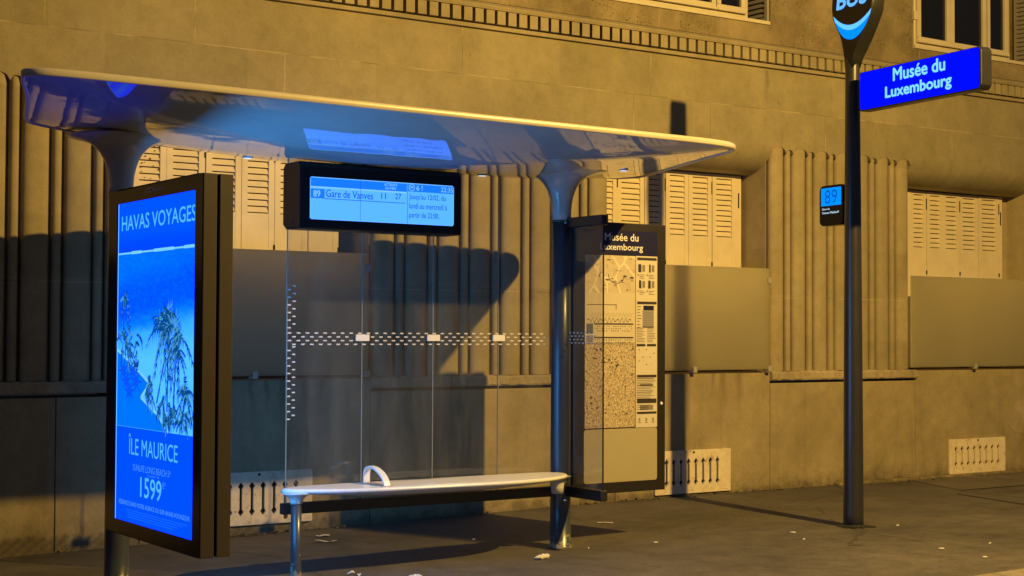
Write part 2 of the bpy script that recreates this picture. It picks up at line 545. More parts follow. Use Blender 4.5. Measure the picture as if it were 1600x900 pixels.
def asphalt(name, base, rough=0.75):
    t = NT(name)
    a = t.noise(0.9, 5, 0.6)
    b = t.noise(5.5, 6, 0.7)
    g = t.noise(160, 3, 0.6)
    c = t.mix(t.ramp(a, [(0.3, 0.0), (0.7, 1.0)]), tuple(v * 0.62 for v in base) + (1,), tuple(v * 1.2 for v in base) + (1,))
    c = t.mix(0.75, c, t.ramp(b, [(0.3, 0.55), (0.55, 1.0), (0.75, 1.2)]), 'MULTIPLY')
    c = t.mix(0.6, c, t.ramp(g, [(0.35, 0.6), (0.65, 1.35)]), 'MULTIPLY')
    agg = t.noise(48, 4, 0.75)
    c = t.mix(0.55, c, t.ramp(agg, [(0.34, 0.62), (0.5, 1.0), (0.68, 1.35)]), 'MULTIPLY')
    w = t.noise(9, 5, 0.7)
    wet = t.math('MULTIPLY', t.ramp(w, [(0.60, 0.0), (0.68, 1.0)]), t.ramp(t.noise(0.7, 2), [(0.5, 0.0), (0.6, 1.0)]))
    c = t.mix(t.math('MULTIPLY', wet, 0.6), c, tuple(v * 0.35 for v in base) + (1,))
    vg = t.n('ShaderNodeTexVoronoi'); vg.inputs['Scale'].default_value = 6.5; vg.inputs['Randomness'].default_value = 1.0
    t.link(t.mix(0.02, t.pos(), t.noise(30, 3)), vg.inputs['Vector'])
    gum = t.math('MULTIPLY', t.math('LESS_THAN', vg.outputs['Distance'], 0.13), t.math('GREATER_THAN', t.noise(2.3, 1), 0.53))
    c = t.mix(t.math('MULTIPLY', gum, 0.5), c, tuple(v * 0.4 for v in base) + (1,))
    gr = t.n('ShaderNodeTexVoronoi'); gr.inputs['Scale'].default_value = 34
    t.link(t.pos(), gr.inputs['Vector'])
    grit = t.math('MULTIPLY', t.math('LESS_THAN', gr.outputs['Distance'], 0.12), t.math('GREATER_THAN', t.noise(5, 2), 0.56))
    c = t.mix(t.math('MULTIPLY', grit, 0.5), c, tuple(min(1, v * 2.4) for v in base) + (1,))
    ck = t.n('ShaderNodeTexVoronoi', feature='DISTANCE_TO_EDGE'); ck.inputs['Scale'].default_value = 0.55
    t.link(t.mix(0.22, t.pos(), t.noise(2.2, 6, 0.7)), ck.inputs['Vector'])
    crack = t.math('MULTIPLY', t.math('LESS_THAN', ck.outputs['Distance'], 0.006), t.math('GREATER_THAN', t.noise(0.8, 2), 0.5))
    c = t.mix(t.math('MULTIPLY', crack, 0.5), c, tuple(v * 0.25 for v in base) + (1,))
    t.link(c, t.p.inputs['Base Color'])
    t.link(t.ramp(b, [(0.3, rough - 0.12), (0.7, rough + 0.1)]), t.p.inputs['Roughness'])
    t.bump(t.math('ADD', g, t.math('MULTIPLY', b, 1.5)), 0.35, 0.006)
    return t.m
M['pavement'] = asphalt('pavement_asphalt', (0.110, 0.098, 0.088))
M['road'] = asphalt('road_asphalt', (0.05, 0.048, 0.045))
M['kerb'] = stone('granite_kerb', (0.26, 0.23, 0.19), mott=0.25, bump=0.3)
M['slab'] = stone('granite_slab', (0.17, 0.145, 0.115), mott=0.2, bump=0.25)
M['tar'] = plain('tar_seam', (0.02, 0.018, 0.016), 0.6)

# backlit colours
M['e_white'] = emit('lamp_spot_glow', (0.8, 0.85, 0.95), 1.0)

# ------------------------------------------------------------------ setting: pavement, kerb, road
def gz(x):
    return -0.015 * max(0.0, min(8.7 - x, 9.0))

def sheet(name, x0, x1, y0, y1, mat, dz=0.0, kind='structure', step=1.0, follow=True):
    mb = MB()
    xs = [x0]
    while xs[-1] < x1:
        xs.append(min(x1, xs[-1] + step))
    vs = []
    for x in xs:
        h = (gz(x) if follow else 0) + dz
        vs += [(x, y0, h), (x, y1, h)]
    mb.add(vs, [(2 * i, 2 * i + 2, 2 * i + 3, 2 * i + 1) for i in range(len(xs) - 1)])
    o = mb.build(name, mat)
    tag(o, kind=kind)
    return o
sheet('pavement', -40, 60, 6.40, 11.3, M['pavement'])
sheet('road', -150, 150, -120, 120, M['road'], dz=-0.27, step=300, follow=False)
sheet('roadway', -40, 60, -14, 6.13, M['road'], dz=-0.12)
kb = MB()
x = -40.0
while x < 60:
    L = 1.0
    h0, h1 = gz(x), gz(x + L)
    vs = []
    for (xx, h) in ((x + 0.004, h0), (x + L - 0.004, h1)):
        vs += [(xx, 6.12, h - 0.14), (xx, 6.12, h - 0.012), (xx, 6.135, h + 0.004), (xx, 6.396, h + 0.006), (xx, 6.396, h - 0.14)]
    kb.add(vs, [(0, 5, 6, 1), (1, 6, 7, 2), (2, 7, 8, 3), (3, 8, 9, 4), (0, 1, 2, 3, 4), (9, 8, 7, 6, 5)])
    x += L
tag(kb.build('kerb', M['kerb']), kind='structure')

# patches of paving by the wall at the right, and a seam in the asphalt
sl = MB()
sl.add([(12.35, 10.86, 0.004), (11.98, 9.93, 0.004), (13.3, 9.93, 0.004), (13.3, 10.86, 0.004)], [(0, 1, 2, 3)])
sl.add([(13.31, 9.93, 0.004), (16.4, 9.93, 0.004), (16.4, 10.86, 0.004), (13.31, 10.86, 0.004)], [(0, 1, 2, 3)])
tag(sl.build('paving_slab', M['slab']), kind='structure')
sm_ = MB()
sm_.add([(11.95, 9.905, 0.004), (15.8, 9.905, 0.004), (15.8, 9.93, 0.005), (11.97, 9.93, 0.005)], [(0, 1, 2, 3)])
sm_.add([(11.66, 9.70, 0.004), (11.40, 8.60, 0.004), (11.425, 8.60, 0.004), (11.69, 9.71, 0.004)], [(0, 1, 2, 3)])
tag(sm_.build('asphalt_seam', M['tar']), kind='structure')

# ------------------------------------------------------------------ the stone building
W = 10.95
bld = thing('stone_building', (9, W, 0), 'tan limestone building with reeded pilasters, dentil cornice and closed cream shutters', 'building')
PILS = [  # x start, pitch, count, wide, thin
    (1.68, 0.3075, 8, 0.218, 0.086), (6.061, 0.3147, 8, 0.222, 0.087), (10.463, 0.2978, 7, 0.203, 0.090), (14.55, 0.305, 7, 0.21, 0.088)]
def pil_range(p):
    return p[0], p[0] + p[1] * (p[2] - 1) + p[3]
PR = [pil_range(p) for p in PILS]
WINS = [(PR[0][1], PR[1][0]), (PR[1][1], PR[2][0]), (PR[2][1], PR[3][0])]
XA, XB = -3.0, 17.5

# plinth: panels with fine open joints
pl = MB()
def plinth_panel(a, b, top):
    pl.box(a + 0.003, b - 0.003, W, W + 0.4, -0.35, top)
plinth_panel(XA, PR[0][0] - 0.02, 1.13)
for i, (a, b) in enumerate(PR):
    cut = 3.482 if i == 0 else None
    if cut:
        plinth_panel(a - 0.02, cut, 1.028); plinth_panel(cut, b + 0.06, 1.028)
    else:
        plinth_panel(a - 0.02, b + 0.06, 1.028)
for i, (a, b) in enumerate(WINS):
    plinth_panel(a + 0.06, b - 0.02, 1.132)
pl.box(XA, XB, W + 0.03, W + 0.5, -0.35, 1.02)
pl.build('plinth', M['plinth'], bld, bevel=0.006)
# raised strip along the foot of the wall at the right
fs = MB()
fs.box(11.3, 17.4, W - 0.09, W - 0.002, -0.05, 0.028)
fs.build('footing', M['plinth'], bld, bevel=0.01)

pp = MB()
pp.add([(14.02, W - 0.003, 0.52), (14.06, W - 0.003, 0.66), (14.14, W - 0.003, 0.76), (14.26, W - 0.003, 0.80), (14.5, W - 0.003, 0.74), (14.6, W - 0.003, 0.60), (14.55, W - 0.003, 0.47), (14.3, W - 0.003, 0.40), (14.1, W - 0.003, 0.44)], [(0, 1, 2, 3, 4, 5, 6, 7, 8)])
pp.build('plaster_patch', M['ledge'], bld)

# pilasters
def reed_profile(x0, w, ydeep, ytop, n=16):
    return [(x0 + w * i / n, ydeep - (ydeep - ytop) * max(0.0, 1 - abs(2 * i / n - 1) ** 2.6) ** 0.36) for i in range(n + 1)]
scallops = []
for p in PILS:
    x0, pitch, cnt, ww, tw = p
    a, b = pil_range(p)
    mb = MB()
    mb.box(a, b, W + 0.085, W + 0.5, 1.12, 3.345)
    for k in range(cnt):
        xs = x0 + k * pitch
        spans = [(xs, ww, W + 0.004)]
        if k < cnt - 1:
            gap = pitch - ww
            spans.append((xs + ww + (gap - tw) / 2, tw, W + 0.016))
        for (sx, sw, yt) in spans:
            pts = reed_profile(sx + 0.006, sw - 0.012, W + 0.0845, yt)
            mb.prism(pts, 'z', 1.145, 3.36, 0, True, caps=False)
        scallops.append((spans[0][0], spans[0][0] + spans[0][1], 3.335))
        if len(spans) > 1:
            scallops.append((spans[1][0], spans[1][0] + spans[1][1], 3.315))
    pil = mb.build('pilaster', M['reed'], bld)
    lg = MB()
    nseg = int((b - a + 0.08) / 0.035)
    la, lb = a - 0.02, b + 0.06
    rows = [(W + 0.3, 1.147), (W - 0.018, 1.143), (W - 0.030, 1.128), (W - 0.030, 1.068), (W - 0.022, 1.055), (W + 0.3, 1.055)]
    vs = []
    for i in range(nseg + 1):
        xx = la + (lb - la) * i / nseg
        for j, (yy, zz) in enumerate(rows):
            jy = random.uniform(-0.008, 0.006) if 1 <= j <= 3 else 0
            jz = random.uniform(-0.006, 0.004) if 1 <= j <= 2 else 0
            vs.append((xx, yy + jy, zz + jz))
    n = len(rows)
    lg.add(vs, [(i * n + j, (i + 1) * n + j, (i + 1) * n + j + 1, i * n + j + 1) for i in range(nseg) for j in range(n - 1)])
    lg.add(vs[:n], [tuple(range(n))]); lg.add(vs[-n:], [tuple(range(n))[::-1]])
    lg.build('base_ledge', M['ledge'], pil)

# band above, its lower edge cut in scallops over the reeds
edge = [(XA, 3.345)]
for (a, b) in PR:
    pts = []
    for (s0, s1, top) in sorted(s for s in scallops if a - 0.01 <= s[0] <= b + 0.01):
        for i in range(9):
            t = i / 8
            pts.append((s0 + (s1 - s0) * t, 3.275 + (top - 3.275) * math.sqrt(max(0.0, 1 - (2 * t - 1) ** 2))))
    edge.append((a - 0.001, 3.345)); edge += pts; edge.append((b + 0.001, 3.345))
edge.append((XB, 3.345))
uw = MB()
outline = edge + [(XB, 4.09), (XA, 4.09)]
cu = bpy.data.curves.new('p', 'CURVE'); cu.dimensions = '2D'; cu.fill_mode = 'BOTH'; cu.extrude = 0.03
sp = cu.splines.new('POLY'); sp.points.add(len(outline) - 1)
for i, (a, b) in enumerate(outline):
    sp.points[i].co = (a, b, 0, 1)
sp.use_cyclic_u = True
vs, fs_ = curve_mesh(cu)
uw.add([(v[0], W + 0.03 + (0.03 if v[2] > 0 else -0.03), v[1]) for v in vs], fs_)
uw.box(XA, XB, W + 0.061, W + 0.6, 3.3451, 4.09)
uw.build('upper_wall', M['upper'], bld)
for (a, b) in [(XA, PR[0][0])] + WINS + [(PR[3][1], XB)]:
    prof = [(W, 3.345)]
    for i in range(1, 13):
        t = math.radians(90 * i / 12)
        prof.append((W + 0.34 * (1 - math.cos(t)), 3.345 - 0.265 * math.sin(t)))
    prof += [(W + 0.52, 3.08), (W + 0.52, 3.345)]
    ln = MB()
    ln.prism(prof, 'x', a + 0.0005, b - 0.0005, 0, False)
    lin_o = ln.build('lintel', M['upper'], bld)
    for p_ in lin_o.data.polygons:
        if len(p_.vertices) == 4:
            p_.use_smooth = True
    md = lin_o.modifiers.new('split', 'EDGE_SPLIT'); md.split_angle = math.radians(35)

# reveals behind: dark room, sill
for (a, b) in [(-2.6, PR[0][0])] + WINS + [(PR[3][1], 17.2)]:
    rv = MB()
    rv.box(a - 0.1, b + 0.1, W + 0.50, W + 0.62, 1.0, 3.4)
    rv.box(a - 0.02, b + 0.02, W + 0.1, W + 0.5, 1.02, 1.135)
    rv.build('reveal', M['soffit'], bld)

# cornice with dentils
cn = MB()
prof = [(W + 0.15, 4.094), (W - 0.035, 4.094), (W - 0.035, 4.128), (W + 0.10, 4.13), (W + 0.10, 4.252), (W - 0.075, 4.256), (W - 0.088, 4.282), (W - 0.085, 4.29), (W - 0.02, 4.325), (W + 0.3, 4.33), (W + 0.3, 4.094)]
cn.prism(prof, 'x', XA, XB, 0)
xd = 8.116 - 0.11265 * 70
while xd < 16.2:
    cn.box(xd, xd + 0.083, W - 0.062, W + 0.099, 4.140, 4.2555)
    xd += 0.11265
cn.box(XA, XB, W - 0.012, W + 0.2, 4.0905, 4.0935)
cn.build('cornice', M['cornice'], bld, bevel=0.003)

# upper course and first-floor wall with two windows
uc = MB()
uc.box(XA, XB, W + 0.004, W + 0.5, 4.335, 4.515)
UW = [(8.30, 10.46), (12.50, 14.66)]
xs = XA
for (a, b) in UW + [(XB, XB)]:
    uc.box(xs, a, W + 0.012, W + 0.5, 4.517, 7.4)
    xs = b
uc.build('first_floor_wall', M['course'], bld)
for wi, (a, b) in enumerate(UW):
    fr = MB()
    # sill, outer frame, casements
    fr.box(a + 0.02, b - 0.02, W - 0.012, W + 0.30, 4.518, 4.553)
    cuts = [a + 0.02, a + 0.75, a + 1.43, b - 0.55] if wi > 5 else [a + 0.06, a + 0.70, a + 1.26, a + 1.62]
    if wi == 0:
        cuts = [a + 0.06, a + 0.78, a + 1.56, a + 1.94]
    else:
        cuts = [a + 0.20, a + 0.735, a + 1.33, a + 1.70]
    Y0 = W + 0.13
    fr.box(cuts[0] - 0.06, cuts[3] + 0.04, Y0 + 0.012, Y0 + 0.09, 4.56, 4.615)
    fr.box(cuts[0] - 0.06, cuts[3] + 0.04, Y0 + 0.012, Y0 + 0.09, 6.6, 6.7)
    fr.box(cuts[0] - 0.06, cuts[0] - 0.005, Y0 + 0.012, Y0 + 0.09, 4.615, 6.6)
    fr.box(cuts[3] - 0.0, cuts[3] + 0.04, Y0 + 0.012, Y0 + 0.09, 4.615, 6.6)
    for i in range(3):
        c0, c1 = cuts[i] + 0.004, cuts[i + 1] - 0.004
        for (q0, q1, z0, z1) in ((c0, c1, 4.62, 4.68), (c0, c1, 6.5, 6.59), (c0, c0 + 0.055, 4.68, 6.5), (c1 - 0.055, c1, 4.68, 6.5)):
            fr.box(q0, q1, Y0 - 0.012, Y0 + 0.05, z0, z1)
        fr.box(c0, c1, Y0 - 0.035, Y0 - 0.012, 4.618, 4.640)
    # drain pipe like espagnolette at the left jamb
    wo = fr.build('window', M['window_paint'], bld, bevel=0.004)
    pn = MB()
    for i in range(3):
        pn.box(cuts[i] + 0.055, cuts[i + 1] - 0.055, Y0 + 0.02, Y0 + 0.03, 4.675, 6.505)
    pn.box(a + 0.001, b - 0.001, Y0 + 0.36, Y0 + 0.37, 4.5, 7.2)
    pn.build('pane', M['pane'], wo)
    rod = MB()
    rx = a + 0.07 if wi else a + 0.03
    rod.tube([(rx, W + 0.05, 4.56), (rx, W + 0.05, 5.0), (rx, W + 0.05, 6.4)], 0.016)
    rod.box(rx - 0.03, rx + 0.03, W + 0.02, W + 0.08, 4.83, 4.92)
    rod.build('shutter_bolt', M['window_paint'], wo, bevel=0.004)
    # louvred shutter folded against the right jamb, its shade painted in as grey
    fl = MB()
    sx = b - 0.035
    fl.box(sx, sx + 0.028, W + 0.02, W + 0.06, 4.56, 6.6)
    fl.box(sx, sx + 0.028, W + 0.34, W + 0.38, 4.56, 6.6)
    fl.box(sx, sx + 0.028, W + 0.06, W + 0.34, 4.56, 4.60)
    z = 4.61
    while z < 6.55:
        fl.add([(sx - 0.008, W + 0.06, z), (sx - 0.008, W + 0.34, z), (sx + 0.02, W + 0.34, z + 0.045), (sx + 0.02, W + 0.06, z + 0.045), (sx + 0.004, W + 0.06, z - 0.004), (sx + 0.004, W + 0.34, z - 0.004), (sx + 0.028, W + 0.34, z + 0.04), (sx + 0.028, W + 0.06, z + 0.04)],
               [(0, 1, 2, 3), (7, 6, 5, 4), (0, 4, 5, 1), (3, 2, 6, 7)])
        z += 0.05
    fl.build('folded_shutter', M['shutter_shade_plate_grey'], wo, bevel=0.002)

# ground floor shutters: leaves behind the frosted screens
YS = YS0 = W + 0.38
LEAVES = [
    [4.165, 4.44, 4.76, 5.065, 5.355, 5.655, 5.935],
    [8.55, 8.86, 9.19, 9.445, 9.735, 10.035, 10.345, 10.42],
    [12.53, 12.875, 13.135, 13.405, 13.685, 14.0, 14.345, 14.41]]
def shutter_leaf(a, b, first, post):
    mb = MB()
    YS = YS0
    if post:
        mb.box(a + 0.002, b, YS + 0.004, YS + 0.05, 1.15, 3.07)
        mb.box((a + b) / 2 - 0.006, (a + b) / 2 + 0.006, YS - 0.004, YS + 0.005, 2.75, 2.9, 1)
        return mb.build('shutter_post', [M['shutter'], M['hole_black']], bld, bevel=0.003)
    a += 0.003; b -= 0.003
    st = 0.05
    YS = YS0 + random.uniform(-0.009, 0.009)
    mb.box(a, a + st, YS, YS + 0.04, 1.15, 3.068)
    mb.box(b - st, b, YS, YS + 0.04, 1.15, 3.068)
    mb.box(a + st, b - st, YS + 0.003, YS + 0.04, 1.15, 2.455)
    mb.box(a + st, b - st, YS, YS + 0.04, 3.03, 3.068)
    z = 2.455
    while z < 3.02:
        z1 = min(z + 0.0515, 3.029)
        prof = [(YS + 0.004, z + 0.0085), (YS + 0.022, z + 0.0515), (YS + 0.036, z + 0.0515), (YS + 0.03, z + 0.0085)]
        mb.prism([(y, min(q, 3.029)) for y, q in prof], 'x', a + st, b - st)
        z += 0.0515
    mb.box(a + st, b - st, YS + 0.0365, YS + 0.041, 2.45, 3.03, 1)  # black sheet painting the shade between the slats
    # dark bolts at the joint between leaves
    if first:
        mb.box(b - 0.006, b + 0.004, YS - 0.006, YS + 0.002, 2.87, 2.99, 1)
        mb.box(b - 0.007, b + 0.006, YS - 0.008, YS + 0.002, 2.165, 2.205, 1)
    return mb.build('shutter', [M['shutter'], M['hole_black']], bld)
for wi, xs in enumerate(LEAVES):
    for k in range(len(xs) - 1):
        shutter_leaf(xs[k], xs[k + 1], k % 2 == (1 if wi != 1 else 0), xs[k + 1] - xs[k] < 0.1)
    (wa, wb) = WINS[wi]
    bk = MB()
    bk.box(wa - 0.02, wb + 0.02, YS + 0.055, YS + 0.06, 1.1, 3.2)
    bk.build('window_lining', M['soffit'], bld)

# the windows just outside the picture to the left and right
for (wa, wb) in ((-0.4, PR[0][0]), (PR[3][1], PR[3][1] + 0.95)):
    k_ = int((wb - wa) / 0.31)
    for k in range(k_):
        shutter_leaf(wa + (wb - wa) * k / k_, wa + (wb - wa) * (k + 1) / k_, k % 2 == 1, False)
    bk = MB()
    bk.box(wa - 0.02, wb + 0.02, YS + 0.055, YS + 0.06, 1.1, 3.2)
    bk.build('window_lining', M['soffit'], bld)
    g = MB()
    g.box(wa - 0.02, wb + 0.02, W - 0.055, W - 0.043, 1.165, 2.138)
    g.build('privacy_screen', M['frosted'], bld)
wl = MB()
wl.box(XA, -0.4, W + 0.02, W + 0.45, 1.1, 3.3)
wl.build('wall_panel', M['soffit'], bld)

# rust spots on the left-most leaf
rs = MB()
for k in range(26):
    xx = 4.18 + random.random() * 0.24; zz = 2.62 + random.random() ** 0.6 * 0.36
    r = random.uniform(0.003, 0.009)
    rs.add([(xx + r * math.cos(t) * random.uniform(0.6, 1.6), YS - 0.0025, zz + r * math.sin(t)) for t in [i * math.pi / 3 for i in range(6)]], [(0, 1, 2, 3, 4, 5)])
rs.build('rust_spots', M['rust'], bld)

# frosted privacy screens
for wi, (a, b) in enumerate(WINS):
    g = MB()
    x0, x1 = (a - 0.01, b - 0.075) if wi == 0 else (a - 0.05, b - 0.07)
    if wi == 2:
        x0 = a - 0.062
    g.box(x0, x1, W - 0.055, W - 0.043, 1.165, 2.138 if wi < 2 else 2.118)
    so = g.build('privacy_screen', M['frosted'], bld)
    tag(so, 'frosted glass screen across the lower half of a shuttered window')
    so['label'] = ['frosted glass screen mostly in shadow behind the shelter', 'frosted glass screen beside the map panel', 'frosted glass screen at the right edge'][wi]
    for cx, cz in ((x1 - 0.01, 2.02), (x1 - 0.01, 1.17), (a + 0.95, 1.168)):
        c = MB()
        c.box(cx - 0.022, cx + 0.022, W - 0.068, W + 0.02 if cz < 1.2 else W - 0.03, cz - 0.026, cz + 0.03)
        c.build('clip', M['clip'], so, bevel=0.004)

# cast vents near the pavement
def arrow(cx, z0, z1):
    t = 0.0115; h = 0.024
    return [(cx, z0), (cx + h, z0 + 0.034), (cx + t, z0 + 0.055), (cx + t, z1 - 0.055), (cx + h, z1 - 0.034), (cx, z1), (cx - h, z1 - 0.034), (cx - t, z1 - 0.055), (cx - t, z0 + 0.055), (cx - h, z0 + 0.034)]
for (a, b, z0, z1, xs0, xs1) in ((4.60, 5.512, 0.022, 0.427, 4.72, 5.37), (8.99, 9.911, 0.025, 0.424, 9.125, 9.745), (13.014, 13.925, 0.028, 0.395, 13.116, 13.806)):
    mb = MB()
    holes = [arrow(xs0 + (xs1 - xs0) * i / 7, z0 + 0.068, z1 - 0.072) for i in range(8)]
    out = []
    ring = rrect(a, b, z0, z1, 0.008, 2)
    plate(mb, [ring] + holes, 'F', W - 0.006, 0.018)
    mb.box(a + 0.004, b - 0.004, W - 0.0055, W - 0.003, z0 + 0.004, z1 - 0.004, 1)  # black sheet painting the unlit depth behind the holes
    mb.box((a + b) / 2 - 0.01, (a + b) / 2 + 0.01, W - 0.029, W - 0.0245, z1 - 0.03, z1 - 0.012, 1)
    rv_ = random.Random(int(a * 10))
    for k in range(9):
        cx_, cz_ = (5.26 + rv_.uniform(-0.03, 0.03), z0 + 0.05 + rv_.uniform(-0.015, 0.02)) if a < 5 and k < 5 else (rv_.uniform(a + 0.03, b - 0.03), rv_.uniform(z0 + 0.02, z1 - 0.02))
        r_ = rv_.uniform(0.012, 0.024) if a < 5 and k < 5 else rv_.uniform(0.003, 0.007)
        mb.add([(cx_ + r_ * rv_.uniform(0.6, 1.2) * math.cos(t), W - 0.0248 - 0.0002 * k, cz_ + r_ * rv_.uniform(0.6, 1.2) * math.sin(t)) for t in [i * math.pi / 4 for i in range(8)]], [tuple(range(8))], 2)
    mb.build('vent_grille', [M['vent'], M['hole_black'], M['rust']], bld)

# ------------------------------------------------------------------ bus shelter
CX = [3.24, 6.525]; CY = 9.0
sh = thing('bus_shelter', (4.9, 9.0, -0.05), 'glass bus shelter with a white surfboard shaped roof on two flared columns', 'bus shelter')
ctrl = [(2.45, 7.53), (3.1, 7.525), (4.0, 7.53), (5.2, 7.54), (6.3, 7.545), (6.68, 7.555), (6.93, 7.615), (7.08, 7.79), (7.20, 8.15), (7.40, 8.72), (7.60, 9.25), (7.67, 9.47), (7.66, 9.60), (7.58, 9.70), (7.40, 9.75), (6.7, 9.82), (5.8, 9.88), (4.8, 9.90), (3.8, 9.66), (3.15, 9.37), (2.86, 9.21), (2.70, 9.08), (2.63, 8.93), (2.57, 8.72), (2.42, 8.2), (2.26, 7.74), (2.25, 7.59)]
ol = [Vector((p.x, p.y)) for p in spline([(a, b, 0) for a, b in ctrl], 5)]
cen = Vector((4.92, 8.72))
BELLY = 0.15
def under_z(x, y):
    d = Vector((x, y)) - cen
    best = max(ol, key=lambda q: (q - cen).normalized().dot(d.normalized()))
    t = d.length / (best - cen).length
    return ZR(Vector((x, y))) + 0.006 - BELLY * (1 - t * t)
def ZR(p):
    f = 2.762 - 0.0055 * (p.x - 2.5)
    b = 2.715 + 0.0065 * (p.x - 3.5)
    t = (p.y - 7.54) / 2.3
    return f + (b - f) * t
def ring(t, inset=0.0):
    out = []
    for p in ol:
        d = p - cen
        q = cen + d * t
        if inset:
            q = q - d.normalized() * inset
        out.append(q)
    return out
cp = MB()
n = len(ol)
def rings(mb, specs, mi, cap_first=False):
    vs = []
    for pts, zs in specs:
        vs += [(p.x, p.y, z) for p, z in zip(pts, zs)]
    fs = [(k * n + i, k * n + (i + 1) % n, (k + 1) * n + (i + 1) % n, (k + 1) * n + i) for k in range(len(specs) - 1) for i in range(n)]
    mb.add(vs, fs, mi, True)
    if cap_first:
        mb.add(vs[:n], [tuple(range(n))], mi)
under = []
for k in range(15):
    t = 0.02 + 0.98 * k / 14
    rg = ring(t, 0.028 * t)
    under.append((rg, [ZR(p) + 0.006 - BELLY * (1 - t ** 2) for p in rg]))
rings(cp, under, 0, True)
top = []
for k in range(6):
    t = 0.02 + 0.96 * k / 5
    top.append((ring(t), [ZR(p) + 0.037 + 0.035 * (1 - t * t) for p in ring(t)]))
rings(cp, top, 1, True)
can = cp.build('canopy', [M['canopy'], M['canopy_rim']], sh)
rm = MB()
rspec = [(1, 0.028, 0.008), (1, 0.022, -0.001), (1, 0.006, -0.002), (1, 0, 0.006), (1, 0, 0.030), (1, 0.010, 0.038), (0.98, 0, 0.040)]
rings(rm, [(ring(t_, i_), [ZR(p) + dz_ for p in ring(t_, i_)]) for t_, i_, dz_ in rspec], 0)
rm.build('roof_rim', M['canopy_rim'], can)
for (sx, sy) in ((4.12, 9.12), (5.84, 9.0), (6.9, 8.75)):
    zc = under_z(sx, sy)
    s_ = MB()
    s_.lathe(sx, sy, [(0.03, zc + 0.004), (0.036, zc - 0.004), (0.033, zc - 0.007)], 20, 1)
    s_.lathe(sx, sy, [(0.03, zc - 0.0072), (0.03, zc - 0.0085)], 20, 0)
    s_.build('ceiling_spot', [M['e_white'], M['clamp']], can)

for cx in CX:
    c = MB()
    g0 = gz(cx)
    c.lathe(cx, CY, [(0.084, g0 - 0.02), (0.084, g0 + 0.012), (0.076, g0 + 0.016), (0.0735, g0 + 0.3), (0.072, 1.2), (0.071, 2.315)], 40)
    c.lathe(cx, CY, [(0.0735, 2.305), (0.0735, 2.318)], 40)
    co = c.build('column', M['column'], sh)
    k = MB()
    k.lathe(cx, CY, [(0.072, 2.318), (0.073, 2.38), (0.078, 2.44), (0.088, 2.49), (0.103, 2.535), (0.125, 2.575), (0.155, 2.61), (0.19, 2.635), (0.235, 2.652), (0.29, 2.664), (0.33, 2.676)], 48)
    k.build('capital', M['capital'], co)

# rear glass
bgx = [4.348, 4.895, 5.444, 5.979, 6.448]
gos = []
for i in range(4):
    gl = MB()
    gl.box(bgx[i] + 0.003, bgx[i + 1] - 0.003, CY - 0.004, CY + 0.004, 0.405, 2.66)
    go = gl.build('rear_glass', M['glass'], sh)
    gos.append(go)
    ge = MB()
    ge.box(bgx[i] - 0.0025, bgx[i] + 0.0025, CY - 0.0045, CY + 0.0045, 0.405, 2.66)
    ge.build('glass_edge', M['glass_edge'], go)
ds = MB()
def dash(xc, z, w=0.026, h=0.0085):
    ds.box(xc - w / 2, xc + w / 2, CY - 0.0062, CY - 0.0044, z - h / 2, z + h / 2)
r = 0
for r, z in enumerate((1.497, 1.4725, 1.448, 1.4235)):
    xc = 4.365 + (0.032 if r % 2 else 0.0)
    while xc < 6.40:
        if all(abs(xc - q) > 0.06 or not 1.43 < z < 1.49 for q in bgx[1:4]):
            dash(xc, z)
        xc += 0.064
k = 0
z = 1.80
while z > 0.93:
    if not 1.41 < z < 1.51:
        dash(4.362 if k % 2 else 4.396, z, 0.022)
    z -= 0.0245; k += 1
ds.build('glazing_marks', M['dash'], gos[0])
for xx in bgx[1:4]:
    cl = MB()
    plate(cl, [rrect(xx - 0.05, xx + 0.05, 1.446, 1.489, 0.006)], 'F', CY - 0.005, 0.010)
    cl.build('clamp', M['clamp'], sh)
ra = MB()
ra.box(4.322, 6.455, CY - 0.03, CY + 0.03, 0.335, 0.405)
ra.build('lower_rail', M['anthracite'], sh, bevel=0.004)

# side wing: smoked glass between two arms
AX = 6.55
wg = MB()
wg.box(AX - 0.004, AX + 0.004, 8.535, 8.925, 0.41, 2.262)
wo = wg.build('side_glass', M['tinted'], sh)
we = MB()
we.box(AX - 0.0045, AX + 0.0045, 8.528, 8.5345, 0.41, 2.262)
we.build('glass_edge', M['hole_black'], wo)
wd = MB()
for r, z in enumerate((1.507, 1.483, 1.458, 1.434)):
    y = 8.915 - (0.02 if r % 2 else 0)
    while y > 8.62:
        wd.box(AX - 0.0062, AX - 0.0044, y - 0.009, y + 0.009, z - 0.0045, z + 0.0045)
        y -= 0.045
wd.build('glazing_marks', M['dash'], wo)
ar = MB()
ar.box(AX - 0.03, AX + 0.03, 8.515, 8.935, 2.262, 2.333)
ar.build('side_arm', M['anthracite'], sh, bevel=0.005)
ar = MB()
ar.box(AX - 0.03, AX + 0.03, 8.515, 8.935, 0.335, 0.41)
ar.build('side_arm', M['anthracite'], sh, bevel=0.005)
for z in (2.30, 0.44, 0.31):
    bo = MB()
    bo.add([(6.505 + 0.012 * math.cos(t), 8.918, z + 0.012 * math.sin(t)) for t in [i * math.pi / 4 for i in range(8)]] + [(6.505 + 0.008 * math.cos(t), 8.908, z + 0.008 * math.sin(t)) for t in [i * math.pi / 4 for i in range(8)]],
           [(i, (i + 1) % 8, 8 + (i + 1) % 8, 8 + i) for i in range(8)] + [tuple(range(8, 16))])
    bo.build('bolt', M['chrome'], sh)

